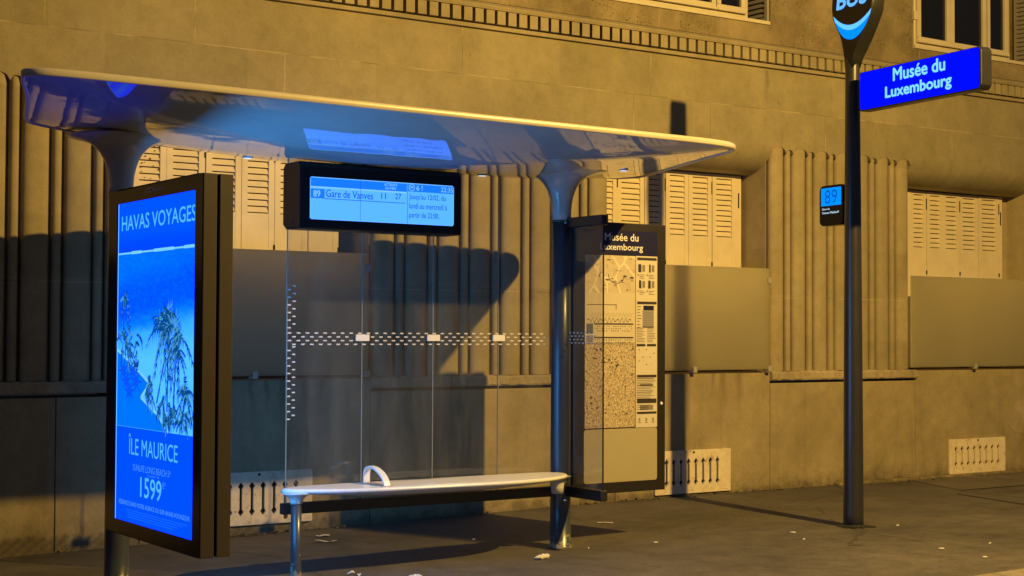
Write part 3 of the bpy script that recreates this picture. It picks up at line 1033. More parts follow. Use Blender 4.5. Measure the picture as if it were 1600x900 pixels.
# ------------------------------------------------------------------ bench
bn = thing('bench', (5.3, 8.75, -0.05), 'long white surfboard shaped bench with a small arch armrest inside the shelter', 'bench')
bctrl = [(4.235, 8.82), (4.275, 8.74), (4.40, 8.66), (4.62, 8.585), (4.85, 8.54), (5.3, 8.50), (5.75, 8.49), (6.05, 8.525), (6.24, 8.60), (6.37, 8.70), (6.42, 8.82), (6.38, 8.90), (6.25, 8.935), (5.9, 8.95), (5.3, 8.955), (4.8, 8.955), (4.5, 8.945), (4.31, 8.90)]
bol = [Vector((p.x, p.y)) for p in spline([(a, b, 0) for a, b in bctrl], 4)]
bc = Vector((5.3, 8.75))
seat = MB()
nb = len(bol)
vs = []
prof = [(0.02, 0.0, 0.520), (0.6, 0.0, 0.520), (0.95, 0.0, 0.519), (1.0, -0.012, 0.518), (1.0, 0.0, 0.509), (1.0, -0.002, 0.500), (1.0, -0.014, 0.493), (0.9, 0.0, 0.482), (0.6, 0.0, 0.460), (0.02, 0.0, 0.452)]
for t, off, z in prof:
    for p in bol:
        d = p - bc
        # keep the board narrow underneath: shrink across more than along
        q = Vector((bc.x + d.x * t, bc.y + d.y * t)) + d.normalized() * off
        vs.append((q.x, q.y, z))
fs = [(k * nb + i, k * nb + (i + 1) % nb, (k + 1) * nb + (i + 1) % nb, (k + 1) * nb + i) for k in range(len(prof) - 1) for i in range(nb)]
seat.add(vs, fs, 0, True)
seat.add(vs[:nb], [tuple(range(nb))]); seat.add(vs[-nb:], [tuple(range(nb))])
seat_o = seat.build('seat', M['seat'], bn)
lgm = MB()
lgm.lathe(4.318, 8.78, [(0.036, -0.08), (0.036, -0.055), (0.034, 0.1), (0.034, 0.43)], 24)
lgm.build('leg', M['column'], bn)
bk = MB()
bk.lathe(4.318, 8.78, [(0.038, 0.425), (0.040, 0.44), (0.046, 0.455), (0.058, 0.47), (0.078, 0.482), (0.1, 0.493)], 28)
bk.build('seat_bracket', M['seat'], bn)
bk = MB()
bk.lathe(6.40, 8.865, [(0.042, 0.37), (0.046, 0.42), (0.054, 0.455), (0.066, 0.475), (0.085, 0.485), (0.1, 0.492)], 28)
bk.build('seat_bracket', M['seat'], bn)
am = MB()
pth = spline([(0, 8.885, 0.518), (0, 8.885, 0.575), (0, 8.87, 0.612), (0, 8.83, 0.628), (0, 8.76, 0.622), (0, 8.69, 0.598), (0, 8.64, 0.565), (0, 8.615, 0.53), (0, 8.61, 0.517)], 4, closed=False)
vs = []
for i, p in enumerate(pth):
    d = (pth[min(i + 1, len(pth) - 1)] - pth[max(0, i - 1)]).normalized()
    nn = Vector((0, -d.z, d.y))
    th = 0.007
    for sx, so in ((-0.024, -1), (-0.024, 1), (0.024, 1), (0.024, -1)):
        q = p + nn * th * so
        vs.append((4.875 + sx, q.y, q.z))
fs = []
for k in range(len(pth) - 1):
    for i in range(4):
        j = (i + 1) % 4
        fs.append((k * 4 + i, k * 4 + j, (k + 1) * 4 + j, (k + 1) * 4 + i))
am.add(vs, fs)
am.build('armrest', M['seat'], bn, bevel=0.005)
ap = MB()
ap.box(4.835, 4.915, 8.60, 8.895, 0.5195, 0.5235)
ap.build('armrest_plate', M['shutter_shade_plate_grey'], bn, bevel=0.002)

# ------------------------------------------------------------------ advertising panel (left)
KX = 3.10
ad = thing('advertising_panel', (3.18, 8.1, -0.08), 'tall dark double sided advertising panel glowing with a blue beach holiday poster', 'advertising panel')
kf = MB()
T = 0.076
for x0, x1 in ((KX, KX + T), (KX + T + 0.012, KX + 2 * T + 0.012)):
    pass
def case(mb, x0, x1):
    y0, y1, z0, z1 = 7.40, 8.80, 0.345, 2.318
    sy0, sy1, sz0, sz1 = 7.478, 8.682, 0.415, 2.248
    mb.box(x0, x1, y0, sy0, z0, z1)
    mb.box(x0, x1, sy1, y1, z0, z1)
    mb.box(x0, x1, sy0, sy1, z0, sz0)
    mb.box(x0, x1, sy0, sy1, sz1, z1)
case(kf, KX, KX + T)
case(kf, KX + T + 0.014, KX + 2 * T + 0.014)
kf.box(KX + T, KX + T + 0.014, 7.43, 8.78, 0.37, 2.30)
kfo = kf.build('frame', M['kiosk'], ad, bevel=0.004)
kb_ = MB()
for (y0, y1, z0, z1) in ((7.404, 7.50, 0.35, 2.313), (8.66, 8.796, 0.35, 2.313), (7.50, 8.66, 0.35, 0.428), (7.50, 8.66, 2.236, 2.313)):
    kb_.box(KX - 0.004, KX - 0.001, y0, y1, z0, z1)
kb_.build('black_border', M['black'], ad)

def poster():
    t = NT('backlit_poster')
    X, Y, Z = t.xyz()
    wob = t.math('MULTIPLY', t.math('SUBTRACT', t.noise(6, 5, 0.7, stretch=(1, 1, 2.5)), 0.5), 0.10)
    slope = t.math('MULTIPLY', t.math('SUBTRACT', Y, 8.1), 0.10)
    zz = t.math('ADD', t.math('ADD', Z, wob), slope)
    f = t.math('DIVIDE', t.math('SUBTRACT', zz, 0.4), 1.9)
    P = lambda z: (z - 0.4) / 1.9
    L = lambda r, g, b: tuple(v / 2 for v in lin(r, g, b)[:3]) + (1,)
    sea = t.ramp(f, [(0.0, L(80, 192, 255)), (P(1.36), L(85, 196, 255)), (P(1.50), L(55, 172, 255)), (P(1.56), L(10, 125, 245)), (P(1.64), L(0, 82, 228)), (P(1.75), L(0, 80, 228)), (P(1.90), L(0, 108, 250))])
    rip = t.ramp(t.noise(16, 6, 0.75, stretch=(1, 1, 3)), [(0.42, (0, 0, 0, 1)), (0.72, (0.0, 0.10, 0.12, 1))])
    sea = t.mix(0.35, sea, rip, 'ADD')
    f2 = t.math('DIVIDE', t.math('SUBTRACT', Z, 0.4), 1.9)
    sky = t.ramp(f2, [(P(1.955), L(0, 72, 215)), (P(2.0), L(0, 75, 225)), (P(2.06), L(0, 88, 245)), (P(2.25), L(0, 85, 250))])
    is_sky = t.math('GREATER_THAN', t.math('ADD', Z, t.math('MULTIPLY', t.math('SUBTRACT', Y, 8.1), 0.004)), 1.952)
    c = t.mix(is_sky, sea, sky)
    band = t.math('LESS_THAN', Z, 0.96)
    c = t.mix(band, c, L(0, 82, 252))
    e = t.n('ShaderNodeEmission')
    e.inputs[1].default_value = 2.0
    sep = t.n('ShaderNodeSeparateColor'); com = t.n('ShaderNodeCombineColor')
    t.link(c, sep.inputs[0])
    t.link(sep.outputs[0], com.inputs[0]); t.link(sep.outputs[1], com.inputs[1])
    t.link(t.math('MULTIPLY', sep.outputs[2], 4.0), com.inputs[2])
    t.link(com.outputs[0], e.inputs[0])
    t.link(e.outputs[0], t.out.inputs[0])
    return t.m
def ec(name, r, g, b, s=1.6):
    return emit(name, lin(r, g, b), s)
M['poster'] = poster()
M['e_text'] = ec('poster_lettering_glow', 80, 190, 255)
M['e_text2'] = ec('poster_small_lettering_glow', 70, 150, 255)
M['e_palm'] = ec('poster_palm_print', 8, 74, 140, 1.0)
M['e_palm2'] = ec('poster_palm_light_print', 70, 155, 205, 1.0)
M['e_pool'] = ec('poster_pool_print', 0, 118, 240)
M['e_edge'] = ec('poster_pool_edge_print', 120, 210, 255)
M['e_shade'] = ec('poster_shade_print', 10, 85, 205)
M['e_rear'] = emit('rear_poster_glow', (0.4, 3.1, 1.0), 8.5)
sc_ = MB()
SX = KX + 0.006
quad(sc_, 'L', SX, 0, 8.662, 7.498, 0.426, 2.238)
po = sc_.build('poster', M['poster'], ad)
bx = MB()
quad(bx, 'L', SX, 0.001, 8.662, 8.651, 0.426, 2.238, 0)
quad(bx, 'L', SX, 0.001, 7.503, 7.498, 0.426, 2.238, 0)
quad(bx, 'L', SX, 0.001, 8.651, 7.503, 1.943, 1.953, 0)
for k in range(9):
    y = random.uniform(7.55, 8.5)
    quad(bx, 'L', SX, 0.0013, y, y - random.uniform(0.04, 0.16), 1.940, 1.957, 0)
bx.build('poster_light_lines', M['e_edge'], po)

# palms, pool and planting of the picture
pc = MB()
mats_pc = [M['e_palm'], M['e_palm2'], M['e_pool'], M['e_edge'], M['e_shade']]
flat(pc, [(8.65, 1.395), (8.36, 1.30), (8.14, 1.215), (8.27, 1.135), (8.02, 1.05), (7.86, 0.962), (8.65, 0.962)], 'L', SX, 0.0012, 2)
def strip(p0, p1, w, mi, wz, tip=True):
    a = Vector(p0); b = Vector(p1); d = (b - a).normalized(); nn = Vector((-d.y, d.x)) * w
    flat(pc, [tuple(a - nn), tuple(a + nn)] + ([tuple(b)] if tip else [tuple(b + nn), tuple(b - nn)]), 'L', SX, wz, mi)
for a, b in (((8.65, 1.395), (8.36, 1.30)), ((8.36, 1.30), (8.14, 1.215)), ((8.14, 1.215), (8.27, 1.135)), ((8.27, 1.135), (8.02, 1.05)), ((8.02, 1.05), (7.86, 0.962))):
    strip(a, b, 0.008, 3, 0.0016, False)
WZ = [0.002]
def frond(c, ang, L, droop, mi=0):
    c = Vector(c)
    pts = []
    for i in range(8):
        t = i / 7
        pts.append(c + Vector((math.cos(ang) * L * t, math.sin(ang) * L * t - droop * t * t)))
    WZ[0] += 0.000004
    for i in range(7):
        strip(pts[i], pts[i + 1], 0.0035, mi, WZ[0], False)
        for sgn in (-1, 1):
            d = (pts[i + 1] - pts[i]).normalized()
            v = Vector((d.x * 0.5 - sgn * d.y * 0.6, d.y * 0.5 + sgn * d.x * 0.6 - 0.5)).normalized() * L * 0.34 * (1 - 0.5 * i / 7)
            strip(pts[i], pts[i] + v, 0.007, mi if random.random() < 0.75 else 1, WZ[0])
def palm(c, n, L, seed, upright=0.0):
    rd = random.Random(seed)
    for k in range(n):
        a = rd.uniform(0, 2 * math.pi)
        if upright and rd.random() < upright:
            a = rd.uniform(0.9, 2.2)
        frond(c, a, L * rd.uniform(0.6, 1.1), L * rd.uniform(0.3, 1.0), 1 if rd.random() < 0.15 else 0)
for (a, b, w) in (((8.03, 1.11), (7.93, 1.33), 0.009), ((7.93, 1.33), (7.90, 1.47), 0.008), ((7.88, 1.07), (7.87, 1.47), 0.009), ((7.79, 1.07), (7.76, 1.45), 0.010), ((8.56, 1.5), (8.53, 1.69), 0.006), ((8.47, 1.5), (8.53, 1.62), 0.006)):
    strip(a, b, w, 0, 0.0019, False)
palm((7.95, 1.51), 17, 0.24, 1, 0.3); palm((7.86, 1.54), 12, 0.24, 4, 0.7); palm((7.73, 1.48), 17, 0.24, 2, 0.3); palm((7.74, 1.40), 7, 0.15, 9)
palm((8.53, 1.69), 14, 0.10, 3, 0.3)
for k in range(17):
    palm((8.63 - random.random() * 0.36, 1.36 + random.random() * 0.16), 3, 0.07, 20 + k)
for k in range(34):   # planting along the pool edge
    t = random.random()
    pts = [(8.58, 1.38), (8.16, 1.23), (8.22, 1.16), (7.98, 1.05), (7.86, 0.99)]
    i = min(3, int(t * 4)); s = t * 4 - i
    c = (pts[i][0] + (pts[i + 1][0] - pts[i][0]) * s - 0.04, max(1.02, pts[i][1] + (pts[i + 1][1] - pts[i][1]) * s + 0.01))
    palm(c, 3, 0.055, 80 + k)
for k in range(15):
    palm((7.54 + random.random() * 0.33, 1.03 + random.random() * 0.07), 4, 0.065, 130 + k)
palm((7.62, 1.17), 14, 0.14, 301)
palm((7.93, 1.13), 9, 0.09, 302)
for k in range(5):   # leaf shadows lying in the pool
    c = (8.55 - 0.05 * k, 1.28 - 0.06 * (k % 3))
    for a in range(7):
        strip(c, (c[0] + 0.10 * math.cos(a * 0.9 + k), c[1] + 0.075 * math.sin(a * 0.9 + k)), 0.016, 4, 0.00165)
# trim what hangs over the band or the edge
pc_o = pc.build('poster_picture', mats_pc, po)
tx = MB()
text_into(tx, 'HAVAS VOYAGES', 'L', SX, 8.600, 7.506, 2.078, 2.164, 0, 0.012, 0.002)
text_into(tx, 'ÎLE MAURICE', 'L', SX, 8.452, 7.722, 0.808, 0.925, 0, 0.0, 0.002)
text_into(tx, 'SUNLIFE LONG BEACH 5*', 'L', SX, 8.378, 7.815, 0.722, 0.760, 1, 0.0, 0.002)
text_into(tx, 'à partir de', 'L', SX, 8.15, 7.98, 0.700, 0.716, 1, 0.0, 0.002)
text_into(tx, '1599', 'L', SX, 8.262, 7.945, 0.582, 0.695, 0, 0.014, 0.002)
text_into(tx, '€*', 'L', SX, 7.935, 7.885, 0.655, 0.692, 1, 0.0, 0.002)
text_into(tx, 'RÉSERVEZ DANS VOTRE AGENCE OU SUR HAVAS-VOYAGES.FR', 'L', SX, 8.596, 7.55, 0.518, 0.550, 1, 0.004, 0.002)
for k in range(4):
    quad(tx, 'L', SX, 0.002, 8.46 + 0.02 * (k == 0), 7.58 + 0.06 * k, 0.492 - 0.0135 * k, 0.497 - 0.0135 * k, 2)
M['e_fine'] = ec('poster_fine_print_glow', 25, 105, 255)
tx.build('lettering', [M['e_text'], M['e_text2'], M['e_fine']], po)
jc = MB()
text_into(jc, 'JCDecaux', 'L', KX - 0.004, 8.215, 7.938, 2.262, 2.297, 0, 0.0, 0.0015)
M['grey_letters'] = plain('grey_maker_lettering', (0.85, 0.82, 0.78), 0.5)
jc.build('maker_lettering', M['grey_letters'], ad)
rp = MB()
rp.box(KX + 2 * T + 0.008, KX + 2 * T + 0.010, 7.498, 8.662, 0.426, 2.238)
rp.build('rear_poster', M['e_rear'], ad)
for z in (0.6, 1.4, 2.1):
    hb = MB()
    hb.box(KX + 0.05, KX + 0.12, 8.80, 8.945, z - 0.03, z + 0.03)
    hb.build('mounting_bracket', M['anthracite'], ad, bevel=0.003)

# ------------------------------------------------------------------ arrivals display under the roof
DY = 8.75
dp = thing('arrivals_display', (4.94, 8.9, 2.16), 'black arrivals screen hung under the shelter roof, blue lit, reading 89 Gare de Vanves', 'display screen')
db = MB()
db.prism([(DY, 2.158), (DY, 2.560), (DY + 0.03, 2.585), (DY + 0.22, 2.585), (DY + 0.25, 2.555), (DY + 0.25, 2.19), (DY + 0.2, 2.158)], 'x', 4.312, 5.512)
db.build('housing', M['black'], dp, bevel=0.008)
for xx in (4.62, 5.20):
    hg = MB()
    hg.box(xx - 0.06, xx + 0.06, DY + 0.245, DY + 0.262, 2.25, 2.5)
    hg.build('mounting_bracket', M['anthracite'], dp)
M['e_lcd'] = ec('display_glow', 92, 188, 255, 3.4)
M['e_lcd_head'] = ec('display_header_glow', 25, 125, 250, 1.6)
M['e_lcd_ink'] = ec('display_ink', 12, 78, 150, 1.0)
M['e_lcd_pale'] = ec('display_pale_glow', 130, 205, 255, 1.2)
sc = MB()
P_ = rrect(4.380, 5.449, 2.218, 2.487, 0.012)
flat(sc, P_, 'F', DY, 0.002)
so = sc.build('screen', M['e_lcd'], dp)
hd = MB()
quad(hd, 'F', DY, 0.003, 4.384, 5.086, 2.428, 2.482, 0)
quad(hd, 'F', DY, 0.003, 5.095, 5.446, 2.432, 2.482, 0)
quad(hd, 'F', DY, 0.003, 4.383, 4.482, 2.352, 2.412, 0)
hd.build('header_band', M['e_lcd_head'], so)
li = MB()
text_into(li, '89', 'F', DY, 4.402, 4.452, 2.361, 2.404, 1, 0.02, 0.004)
text_into(li, 'Gare de Vanves', 'F', DY, 4.492, 4.832, 2.363, 2.412, 0, 0.008, 0.004)
text_into(li, '11', 'F', DY, 4.893, 4.928, 2.372, 2.411, 0, 0.01, 0.004)
text_into(li, '27', 'F', DY, 4.998, 5.042, 2.375, 2.413, 0, 0.01, 0.004)
text_into(li, 'ATTENTE', 'F', DY, 4.915, 5.012, 2.459, 2.476, 1, 0.012, 0.004)
text_into(li, 'EN MIN', 'F', DY, 4.925, 5.002, 2.436, 2.453, 1, 0.012, 0.004)
text_into(li, '6 !', 'F', DY, 5.158, 5.205, 2.441, 2.475, 1, 0.015, 0.004)
text_into(li, '22:35', 'F', DY, 5.348, 5.440, 2.441, 2.474, 1, 0.008, 0.004)
text_into(li, 'M', 'F', DY, 5.113, 5.133, 2.448, 2.469, 1, 0.01, 0.004)
li_c = []
for i in range(20):
    a = 2 * math.pi * i / 20; b = 2 * math.pi * (i + 1) / 20
    flat(li, [(5.123 + 0.019 * math.cos(a), 2.4585 + 0.02 * math.sin(a)), (5.123 + 0.019 * math.cos(b), 2.4585 + 0.02 * math.sin(b)), (5.123 + 0.023 * math.cos(b), 2.4585 + 0.024 * math.sin(b)), (5.123 + 0.023 * math.cos(a), 2.4585 + 0.024 * math.sin(a))], 'F', DY, 0.004, 1)
text_into(li, "Jusqu'au 12/02, du", 'F', DY, 5.103, 5.385, 2.372, 2.418, 0, 0.004, 0.004)
text_into(li, 'lundi au mercredi à', 'F', DY, 5.103, 5.395, 2.320, 2.358, 0, 0.004, 0.004)
text_into(li, 'partir de 22:00,', 'F', DY, 5.103, 5.335, 2.250, 2.296, 0, 0.004, 0.004)
quad(li, 'F', DY, 0.004, 4.484, 5.075, 2.350, 2.354, 0)
quad(li, 'F', DY, 0.0045, 4.738, 4.7405, 2.220, 2.485, 0)
quad(li, 'F', DY, 0.0045, 5.0885, 5.0915, 2.220, 2.485, 0)
for (u0, u1, v0, v1) in ((4.382, 5.085, 2.418, 2.427), (4.390, 5.440, 2.2185, 2.2215), (4.380, 4.383, 2.232, 2.475), (5.4455, 5.449, 2.232, 2.475), (4.392, 5.437, 2.4835, 2.487)):
    quad(li, 'F', DY, 0.0042, u0, u1, v0, v1, 1)
li.build('lettering', [M['e_lcd_ink'], M['e_lcd_pale']], so)
ky = MB()
ky.box(4.3105, 4.312, DY + 0.1, DY + 0.108, 2.19, 2.215)
ky.build('keyhole', M['hole_black'], dp)

# ------------------------------------------------------------------ map panel (right)
MY = 8.95
mp = thing('map_panel', (7.03, 9.0, -0.02), 'dark framed information panel with a city map, headed Musée du Luxembourg', 'map panel')
fr = MB()
M['map_frame'] = plain('dark_map_frame_paint', (0.016, 0.013, 0.010), 0.4, vary=0.2)
fr.box(6.600, 7.460, MY, MY + 0.10, 0.333, 2.322)
fr.build('frame', M['map_frame'], mp, bevel=0.005)
for z in (0.5, 2.1):
    hn = MB()
    hn.box(6.56, 6.62, MY + 0.03, MY + 0.08, z - 0.05, z + 0.05)
    hn.build('mounting_bracket', M['anthracite'], mp)
he = MB()
flat(he, [(6.70, 2.086), (7.379, 2.086)] + [(7.379 - 0.02 + 0.02 * math.cos(math.radians(a)), 2.245 + 0.02 * math.sin(math.radians(a))) for a in (0, 30, 60, 90)] + [(6.70, 2.265)], 'F', MY, 0.002)
heo = he.build('header', M['navy'], mp)
ht = MB()
text_into(ht, 'Musée du', 'F', MY, 6.880, 7.197, 2.187, 2.243, 0, 0.02, 0.0035)
ht.build('lettering', M['white_print'], heo)
ht = MB()
text_into(ht, 'Luxembourg', 'F', MY, 6.838, 7.240, 2.103, 2.166, 0, 0.02, 0.0035)
ht.build('lettering', M['white_print'], heo)

def map_mat():
    t = NT('city_map_print')
    X, Y, Z = t.xyz()
    v = t.n('ShaderNodeTexVoronoi', feature='DISTANCE_TO_EDGE')
    v.inputs['Scale'].default_value = 62
    t.link(t.mix(0.08, t.pos(), t.noise(14, 4)), v.inputs['Vector'])
    st = t.ramp(v.outputs['Distance'], [(0.03, (0.30, 0.21, 0.12, 1)), (0.12, (0.62, 0.52, 0.34, 1))])
    n = t.noise(60, 4, 0.7)
    st = t.mix(0.9, st, t.ramp(n, [(0.36, 0.30), (0.5, 1.0)]), 'MULTIPLY')
    big = t.n('ShaderNodeTexVoronoi', feature='DISTANCE_TO_EDGE')
    big.inputs['Scale'].default_value = 7.5
    mpn = t.n('ShaderNodeMapping'); mpn.inputs['Rotation'].default_value = (0, 0.55, 0); mpn.inputs['Scale'].default_value = (1, 1, 0.7)
    t.link(t.pos(), mpn.inputs[0]); t.link(mpn.outputs[0], big.inputs['Vector'])
    dist = t.ramp(big.outputs['Distance'], [(0.035, (0.70, 0.62, 0.45, 1)), (0.055, (0.54, 0.46, 0.32, 1))])
    dist = t.mix(0.6, dist, t.ramp(t.noise(30, 4, 0.7), [(0.34, 0.55), (0.46, 1.0)]), 'MULTIPLY')
    pale = t.mix(0.5, (0.58, 0.51, 0.36, 1), t.ramp(t.noise(2, 2), [(0.3, 0.9), (0.7, 1.05)]), 'MULTIPLY')
    c = t.mix(t.math('GREATER_THAN', Z, 1.435), st, pale)
    c = t.mix(t.math('GREATER_THAN', Z, 1.80), c, dist)
    t.link(c, t.p.inputs['Base Color'])
    t.p.inputs['Roughness'].default_value = 0.45
    return t.m
ms = MB()
quad(ms, 'F', MY, 0.002, 6.702, 7.169, 0.812, 2.078)
mso = ms.build('map_sheet', map_mat(), mp)
md_ = MB()
def bar(u0, u1, v0, v1, mi=0, w=0.0032):
    quad(md_, 'F', MY, w, u0, u1, v0, v1, mi)
# line diagram and timetables
bar(6.72, 6.99, 1.712, 1.716); bar(6.985, 6.99, 1.68, 1.72)
for k in range(14):
    x0 = 6.75 + k * 0.028
    flat(md_, [(x0, 1.625), (x0 + 0.004, 1.625), (x0 + 0.03, 1.655), (x0 + 0.026, 1.655)], 'F', MY, 0.0032, 1)
px = None
for k in range(40):
    x0 = 6.72 + k * 0.0105
    z = 1.60 + 0.016 * math.sin(k * 1.7) + 0.008 * math.sin(k * 4.1)
    if px:
        flat(md_, [(px[0], px[1] - 0.003), (x0, z - 0.003), (x0, z + 0.003), (px[0], px[1] + 0.003)], 'F', MY, 0.0032, 0)
    px = (x0, z)
bar(6.715, 6.775, 1.50, 1.575, 2)
for zt in (1.578, 1.478):
    bar(6.785, 7.150, zt - 0.010, zt)
    for r_ in range(3):
        for k in range(17):
            if random.random() < 0.85:
                bar(6.79 + k * 0.0212, 6.79 + k * 0.0212 + random.uniform(0.006, 0.013), zt - 0.026 - r_ * 0.017, zt - 0.018 - r_ * 0.017, 1)
bar(6.715, 6.775, 1.44, 1.49, 1)
bar(6.705, 7.165, 1.431, 1.434, 0)
rdm = random.Random(5)
for k in range(46):
    xx = rdm.uniform(6.71, 7.15); zz = rdm.uniform(0.83, 1.41)
    w_ = rdm.uniform(0.006, 0.024)
    bar(xx, min(7.165, xx + w_), zz, zz + rdm.uniform(0.005, 0.012), 0)
for k in range(9):
    xx = rdm.uniform(6.72, 7.12); zz = rdm.uniform(0.83, 1.30); dx = rdm.uniform(-0.12, 0.12); dz = rdm.uniform(0.03, 0.12)
    x1 = max(6.71, min(7.16, xx + dx))
    flat(md_, [(xx, zz), (xx + 0.004, zz), (x1 + 0.004, zz + dz), (x1, zz + dz)], 'F', MY, 0.0033, 0)
for k in range(22):
    xx = rdm.uniform(6.71, 7.13); zz = rdm.uniform(1.82, 2.06)
    bar(xx, min(7.165, xx + rdm.uniform(0.01, 0.035)), zz, zz + rdm.uniform(0.004, 0.012), 1 if k % 3 else 0)
for i in range(16):   # round square on the district map
    a = math.pi * (1.05 + 0.9 * i / 16); b = math.pi * (1.05 + 0.9 * (i + 1) / 16)
    f_ = lambda t, r_: (6.99 + r_ * math.cos(t), 1.95 + r_ * math.sin(t))
    flat(md_, [f_(a, 0.075), f_(b, 0.075), f_(b, 0.080), f_(a, 0.080)], 'F', MY, 0.0033, 0)
M['blue_ink'] = plain('blue_ink', (0.10, 0.12, 0.17), 0.5)
md_.build('map_printing', [M['ink'], M['grey_ink'], M['blue_ink']], mso)
ns = MB()
quad(ns, 'F', MY, 0.002, 7.174, 7.379, 0.806, 2.081)
nso = ns.build('notice_sheet', M['paper'], mp)
np_ = MB()
def nb_(u0, u1, v0, v1, mi=0, w=0.0032):
    quad(np_, 'F', MY, w, u0, u1, v0, v1, mi)
for (z0, z1) in ((2.05, 2.07), (1.722, 1.742), (1.176, 1.196), (0.985, 1.018), (0.905, 0.922)):
    nb_(7.186, 7.372, z0, z1)
nb_(7.182, 7.265, 1.408, 1.426); nb_(7.280, 7.367, 1.408, 1.426)
for (u, v) in ((7.195, 1.97), (7.285, 1.97), (7.195, 1.85), (7.285, 1.85)):
    nb_(u + rdm.uniform(0, 0.02), u + 0.03, v - 0.01, v + 0.05)
    nb_(u + 0.04, u + 0.065, v - 0.005, v + 0.045, 1)
    nb_(u - 0.006, u + 0.004, v - 0.035, v - 0.025)
    for k in range(3):
        nb_(u + 0.012, u + rdm.uniform(0.04, 0.07), v - 0.032 - 0.012 * k, v - 0.027 - 0.012 * k, 1)
nb_(7.245, 7.345, 1.678, 1.712, 2)
nb_(7.238, 7.345, 1.555, 1.678, 3)
nb_(7.238, 7.345, 1.548, 1.556)
for k in range(7):
    nb_(7.245, 7.335, 1.658 - k * 0.015, 1.664 - k * 0.015, 1, 0.0036)
for k in range(8):
    nb_(7.185, 7.185 + rdm.uniform(0.02, 0.045), 1.70 - k * 0.022, 1.707 - k * 0.022, 1)
for k in range(9):
    nb_(7.182, 7.182 + rdm.uniform(0.05, 0.08), 1.54 - k * 0.0125, 1.545 - k * 0.0125, 1)
    nb_(7.282, 7.282 + rdm.uniform(0.05, 0.08), 1.54 - k * 0.0125, 1.545 - k * 0.0125, 1)
for k in range(14):
    nb_(7.20 + 0.035 * (k % 5) + (0.01 if k % 2 else 0), 7.212 + 0.035 * (k % 5), 1.38 - 0.028 * (k // 3), 1.388 - 0.028 * (k // 3), 1)
for k in range(13):
    nb_(7.182, 7.182 + rdm.uniform(0.13, 0.185), 1.165 - k * 0.0125 + 0.0, 1.170 - k * 0.0125, 1 if k % 4 else 0)
nb_(7.215, 7.340, 1.135 - 0.20, 1.135 - 0.165, 1)
nb_(7.215, 7.340, 1.13 - 0.018, 1.13, 1)
for k in range(3):
    nb_(7.185, 7.185 + rdm.uniform(0.1, 0.18), 0.968 - k * 0.015, 0.973 - k * 0.015, 1)
for k in range(3):
    nb_(7.195 + k * 0.065, 7.225 + k * 0.065, 0.84, 0.846, 1); nb_(7.203 + k * 0.065, 7.217 + k * 0.065, 0.852, 0.875, 1)
M['grey_sticker'] = plain('grey_sticker', (0.26, 0.25, 0.25), 0.5)
np_.build('notice_printing', [M['ink'], M['grey_ink'], M['navy'], M['grey_sticker']], nso)
bs = MB()
flat(bs, rrect(6.696, 7.379, 0.412, 0.803, 0.02), 'F', MY, 0.002)
bs.build('blank_sheet', M['blank'], mp)
lk = MB()
lk.add([(7.420 + 0.012 * math.cos(t), MY - 0.001, 0.981 + 0.012 * math.sin(t)) for t in [i * math.pi / 8 for i in range(16)]] + [(7.420 + 0.010 * math.cos(t), MY - 0.007, 0.981 + 0.010 * math.sin(t)) for t in [i * math.pi / 8 for i in range(16)]] , [(i, (i + 1) % 16, 16 + (i + 1) % 16, 16 + i) for i in range(16)] + [tuple(range(16, 32))])
M['lock_glint'] = plain('lock_glint_white', (0.85, 0.85, 0.88), 0.3)  # white paints the reflection on the lock
lk.build('lock', M['lock_glint'], mp)

# ------------------------------------------------------------------ bus stop totem (right)
TX, TY = 8.995, 8.50
tt = thing('bus_stop_post', (TX, TY, 0), 'tall black bus stop post with a round BUS head and a lit blue name sign', 'bus stop post')
pm = MB()
pm.lathe(TX, TY, [(0.079, -0.03), (0.0785, 0.1), (0.073, 1.2), (0.065, 2.5), (0.059, 3.2), (0.056, 3.66), (0.05, 3.74)], 40)
pm.build('pole', column_mat('black_post_paint', (0.026, 0.025, 0.028), 0.14), tt)
bp = MB()
nb2 = 30
rr_ = random.Random(3)
ring_ = [(0.105 + rr_.uniform(-0.012, 0.035) + (0.05 if 0.2 < i / nb2 < 0.32 or 0.85 < i / nb2 < 0.95 else 0)) for i in range(nb2)]
bp.add([(TX + ring_[i] * math.cos(2 * math.pi * i / nb2), TY + ring_[i] * math.sin(2 * math.pi * i / nb2), 0.005) for i in range(nb2)] + [(TX + 0.086 * math.cos(2 * math.pi * i / nb2), TY + 0.086 * math.sin(2 * math.pi * i / nb2), 0.010 + 0.008 * rr_.random()) for i in range(nb2)] + [(TX + 0.078 * math.cos(2 * math.pi * i / nb2), TY + 0.078 * math.sin(2 * math.pi * i / nb2), 0.022) for i in range(nb2)],
       [(k * nb2 + i, k * nb2 + (i + 1) % nb2, (k + 1) * nb2 + (i + 1) % nb2, (k + 1) * nb2 + i) for k in range(2) for i in range(nb2)])
bp.build('base_ring', M['tar'], tt)
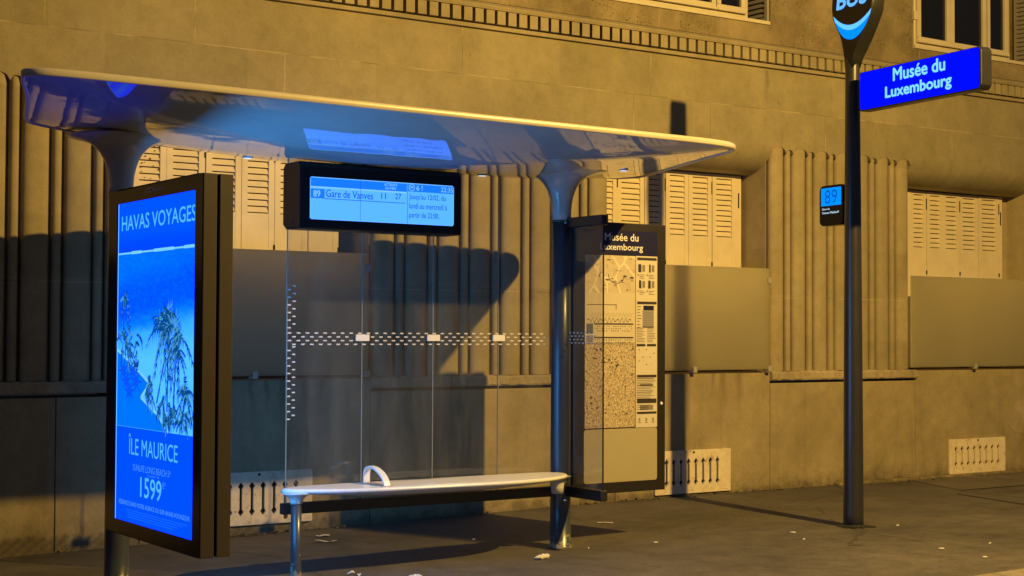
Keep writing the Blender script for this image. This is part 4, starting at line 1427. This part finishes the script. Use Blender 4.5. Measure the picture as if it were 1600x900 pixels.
# head: pear shaped body whose lit face looks left
face_half = [(0.046, 3.60), (0.054, 3.68), (0.074, 3.74), (0.105, 3.80), (0.145, 3.87), (0.190, 3.94), (0.230, 4.01), (0.245, 4.09), (0.240, 4.16), (0.220, 4.225), (0.18, 4.28), (0.13, 4.318), (0.065, 4.34), (0.0, 4.346)]
HYC = 8.436
def centre(z):
    t = max(0.0, min(1.0, (z - 3.62) / 0.22))
    return TY + (HYC - TY) * t
headpoly = [(centre(z) + w, z) for w, z in face_half] + [(centre(z) - w, z) for w, z in face_half[::-1]]
hm = MB()
layers = [(TX - 0.066, 0.93), (TX - 0.060, 0.985), (TX - 0.045, 1.0), (TX + 0.045, 1.0), (TX + 0.060, 0.985), (TX + 0.066, 0.93)]
nh = len(headpoly)
vs = []
for xx, s_ in layers:
    for (y, z) in headpoly:
        cz = 4.05
        cyy = centre(z)
        vs.append((xx if z > 3.75 else TX + (xx - TX) * (0.62 + 0.38 * (z - 3.60) / 0.15), cyy + (y - cyy) * s_, z if z < 3.7 else cz + (z - cz) * (s_ if z > cz else 1)))
hm.add(vs, [(k * nh + i, k * nh + (i + 1) % nh, (k + 1) * nh + (i + 1) % nh, (k + 1) * nh + i) for k in range(len(layers) - 1) for i in range(nh)], 0, True)
hm.add(vs[:nh], [tuple(range(nh))]); hm.add(vs[-nh:], [tuple(range(nh))])
ho = hm.build('sign_head', M['anthracite'], tt)
FX = TX - 0.067
em = MB()
M['e_bus'] = ec('bus_letter_glow', 110, 195, 255, 1.3)
M['e_smile'] = ec('smile_glow', 0, 150, 255, 1.3)
M['e_smile2'] = ec('pale_smile_glow', 110, 210, 255, 1.3)
def qb(p0, p1, p2, n=14):
    # quadratic curve passing through p1 at the middle
    c = (2 * p1[0] - (p0[0] + p2[0]) / 2, 2 * p1[1] - (p0[1] + p2[1]) / 2)
    return [((1 - t) ** 2 * p0[0] + 2 * t * (1 - t) * c[0] + t * t * p2[0], (1 - t) ** 2 * p0[1] + 2 * t * (1 - t) * c[1] + t * t * p2[1]) for t in [i / n for i in range(n + 1)]]
L_, R_ = (8.648, 4.035), (8.194, 4.022)
topc = qb(L_, (8.430, 3.932), R_)
midc = qb((8.630, 3.988), (8.430, 3.892), (8.212, 3.978))
low = spline([(8.630, 3.988, 0), (8.58, 3.905, 0), (8.515, 3.842, 0), (8.430, 3.816, 0), (8.345, 3.838, 0), (8.265, 3.90, 0), (8.212, 3.978, 0)], 3, closed=False)
flat(em, topc + midc[::-1], 'L', FX, 0.0025, 1)
flat(em, midc + [(p.x, p.y) for p in low][::-1], 'L', FX, 0.0025, 0)
em.build('smile_emblem', [M['e_smile'], M['e_smile2']], ho)
bt = MB()
text_into(bt, 'BUS', 'L', FX, 8.612, 8.235, 4.072, 4.215, 0, 0.045, 0.0025, shear=0.12)
bt.build('lettering', M['e_bus'], ho)
# name sign
ns_ = MB()
ns_.prism([(8.358, 3.545), (8.358, 3.240), (7.09, 3.240), (7.065, 3.268), (7.065, 3.517), (7.09, 3.545)], 'x', 8.945, 9.050)
nso_ = ns_.build('name_sign', M['anthracite'], tt, bevel=0.008)
M['e_blue'] = emit('name_sign_glow', (0.0, 0.004, 1.0), 1.5)
M['e_cyan'] = ec('name_sign_letter_glow', 135, 232, 255, 1.3)
nf = MB()
flat(nf, rrect(7.079, 8.350, 3.249, 3.537, 0.03), 'L', 8.945, 0.002)
nf.build('lit_face', M['e_blue'], nso_)
nt_ = MB()
text_into(nt_, 'Musée du', 'L', 8.945, 7.972, 7.415, 3.420, 3.522, 0, 0.04, 0.004)
nt_.build('lettering', M['e_cyan'], nso_)
nt_ = MB()
text_into(nt_, 'Luxembourg', 'L', 8.945, 8.060, 7.350, 3.276, 3.391, 0, 0.04, 0.004)
nt_.build('lettering', M['e_cyan'], nso_)
# route display
rd = MB()
rd.prism(rrect(8.545, 8.838, 2.370, 2.694, 0.045), 'x', 8.935, 9.02)
rdo = rd.build('route_display', M['black'], tt, bevel=0.006)
M['e_89'] = ec('route_screen_glow', 0, 150, 255, 1.3)
M['e_89ink'] = ec('route_ink', 0, 92, 190, 1.0)
rs_ = MB()
quad(rs_, 'L', 8.935, 0.002, 8.812, 8.566, 2.530, 2.672)
rso = rs_.build('screen', M['e_89'], rdo)
rt_ = MB()
text_into(rt_, '89', 'L', 8.935, 8.765, 8.613, 2.546, 2.656, 0, 0.0, 0.0035)
text_into(rt_, 'Gare de', 'L', 8.935, 8.800, 8.705, 2.497, 2.513, 1, 0.02, 0.0035)
text_into(rt_, 'Vanves-Malakoff', 'L', 8.935, 8.800, 8.592, 2.466, 2.484, 1, 0.02, 0.0035)
M['e_pale'] = ec('route_lettering_glow', 200, 235, 255, 1.0)
rt_.build('lettering', [M['e_89ink'], M['e_pale']], rso)

tt.rotation_euler = (0, 0, -math.radians(6.6))

# ------------------------------------------------------------------ litter, each piece its own thing
def crumple(name, loc, size, label, cat, seed, flatness=0.45, parts=1, yaw=0.0):
    rd_ = random.Random(seed)
    bm = bmesh.new()
    for k in range(parts):
        bmesh.ops.create_icosphere(bm, subdivisions=2, radius=1.0, matrix=Matrix.Translation((k * 1.1 - (parts - 1) * 0.55, rd_.uniform(-0.2, 0.2), 0)))
    for v in bm.verts:
        f = rd_.uniform(0.62, 1.15)
        v.co = Vector((v.co.x * size * f, v.co.y * size * 0.7 * f, max(-0.55, v.co.z * f) * size * flatness + size * flatness * 0.5))
    me = bpy.data.meshes.new(name); bm.to_mesh(me); bm.free()
    me.materials.append(M['litter'])
    o = bpy.data.objects.new(name, me); COL.objects.link(o)
    o.location = (loc[0], loc[1], gz(loc[0]) + 0.003); o.rotation_euler = (0, 0, yaw)
    return tag(o, label, cat)
def scrap(name, loc, l, w, yaw, label, cat, seed, group=None, lift=0.012):
    rd_ = random.Random(seed)
    mb = MB()
    nn = 7
    vs = []
    for i in range(nn):
        t = i / (nn - 1) - 0.5
        for j in range(3):
            s_ = (j - 1) / 2
            edge_ = 0.75 + 0.35 * rd_.random()
            vs.append((t * l, s_ * w * edge_, 0.004 + lift * abs(math.sin(3 * t + seed)) + rd_.uniform(0, lift * 0.4)))
    vs2 = [(a, b, c - 0.0025) for a, b, c in vs]
    fs = [(i * 3 + j, i * 3 + j + 1, (i + 1) * 3 + j + 1, (i + 1) * 3 + j) for i in range(nn - 1) for j in range(2)]
    mb.add(vs, fs); mb.add(vs2, [f[::-1] for f in fs])
    o = mb.build(name, M['litter'])
    o.location = (loc[0], loc[1], gz(loc[0])); o.rotation_euler = (0, 0, yaw)
    return tag(o, label, cat, group)
def butt(loc, yaw, label, l=0.03):
    mb = MB()
    mb.tube([(-l / 2, 0, 0.006), (l * 0.1, 0, 0.007), (l / 2, 0, 0.005)], [0.005, 0.0052, 0.0045], 8)
    o = mb.build('cigarette_butt', M['litter'])
    o.location = (loc[0], loc[1], gz(loc[0])); o.rotation_euler = (0, 0, yaw)
    return tag(o, label, 'cigarette butt', 'cigarette butts scattered on the pavement')
crumple('crumpled_tissue', (6.10, 8.62), 0.034, 'dirty crumpled tissue by the foot of the right shelter column', 'tissue', 3, 0.6, 3, 0.2)
crumple('crumpled_tissue', (4.98, 8.42), 0.030, 'bright white crumpled tissue at the bottom edge under the bench', 'tissue', 5, 0.7, 2, -0.5)
scrap('torn_paper', (4.70, 8.72), 0.085, 0.05, -0.4, 'folded white paper scrap between the bench leg and the tissue', 'paper', 2, lift=0.03)
scrap('torn_paper', (5.39, 10.50), 0.10, 0.05, -0.5, 'upper of two pale paper scraps behind the left bench leg', 'paper', 4, 'paper scraps near the wall')
scrap('torn_paper', (5.27, 10.22), 0.16, 0.03, -0.6, 'long thin paper scrap lying behind the left bench leg', 'paper', 6, 'paper scraps near the wall')
scrap('paper_strip', (7.57, 9.83), 0.13, 0.045, -0.65, 'flat white paper strip on the pavement below the map panel', 'paper', 8, lift=0.002)
for (x_, y_, a, lb) in ((9.32, 8.34, 0.2, 'small white cigarette butt just right of the post foot'), (8.34, 8.50, -0.6, 'cigarette butt left of the post foot beside its shadow'), (8.15, 8.19, 0.5, 'tiny cigarette butt left of and below the post foot'),
                        (8.58, 7.28, -0.5, 'cigarette butt right of the post nearer the kerb'), (9.09, 7.27, 0.4, 'small cigarette butt at the far right of the pavement'), (8.51, 6.85, -0.2, 'cigarette butt nearest the kerb at lower right'),
                        (6.63, 8.80, 0.9, 'cigarette butt right of the right shelter column'), (7.18, 8.72, 0.1, 'cigarette butt on the dark patch right of the shelter'), (6.21, 9.66, 0.3, 'cigarette butt in the shadow under the bench')):
    butt((x_, y_), a, lb, 0.04)

# broken leaves and grit along the foot of the wall
db_ = MB()
rdl = random.Random(11)
for k in range(900):
    xx = rdl.uniform(1.5, 15.5)
    dens = 0.5 + 0.5 * math.sin(xx * 2.3) * math.sin(xx * 0.9 + 1)
    if rdl.random() > dens * (1.0 if xx < 9 else 0.6) + 0.1:
        continue
    yy = W - 0.012 - abs(rdl.gauss(0, 0.06)) - (0.095 if xx > 11.3 else 0)
    s_ = rdl.uniform(0.006, 0.022)
    a = rdl.uniform(0, 6.3)
    h = gz(xx)
    pts = [(xx + s_ * math.cos(a + t), yy + s_ * 0.7 * math.sin(a + t), h + 0.003 + rdl.uniform(0, s_ * 1.1)) for t in (0, 1.3, 2.4, 3.6, 5.0)]
    pts = [(p[0], min(p[1], W - 0.006), p[2]) for p in pts]
    db_.add(pts + [(xx, min(yy, W - 0.008), h + 0.002 + s_ * 0.9)], [(i, (i + 1) % 5, 5) for i in range(5)])
tag(db_.build('leaf_litter', M['debris']), 'brown broken leaves and grit along the foot of the wall', 'leaf litter', kind='stuff')

# ------------------------------------------------------------------ the street lamp that lights the place, behind the camera's right shoulder
sl_ = thing('street_lamp', (8.19, 0.2, -0.14), 'tall street lamp with a curved arm on the far side of the road', 'street lamp')
lp = MB()
lp.lathe(8.19, 0.2, [(0.11, -0.14), (0.10, 0.3), (0.07, 0.5), (0.05, 5.2)], 20)
arm = spline([(8.19, 0.2, 5.1), (8.19, 0.25, 5.7), (8.19, 0.9, 6.05), (8.19, 2.2, 6.08), (8.19, 3.2, 5.98)], 6, closed=False)
lp.tube(arm, 0.035, 12)
lp.build('lamp_post', M['anthracite'], sl_)
lh = MB()
lh.lathe(LAMP.x, LAMP.y, [(0.05, 6.02), (0.16, 5.98), (0.24, 5.90), (0.245, 5.86), (0.2, 5.87)], 28)
lh.build('lamp_hood', M['anthracite'], sl_)
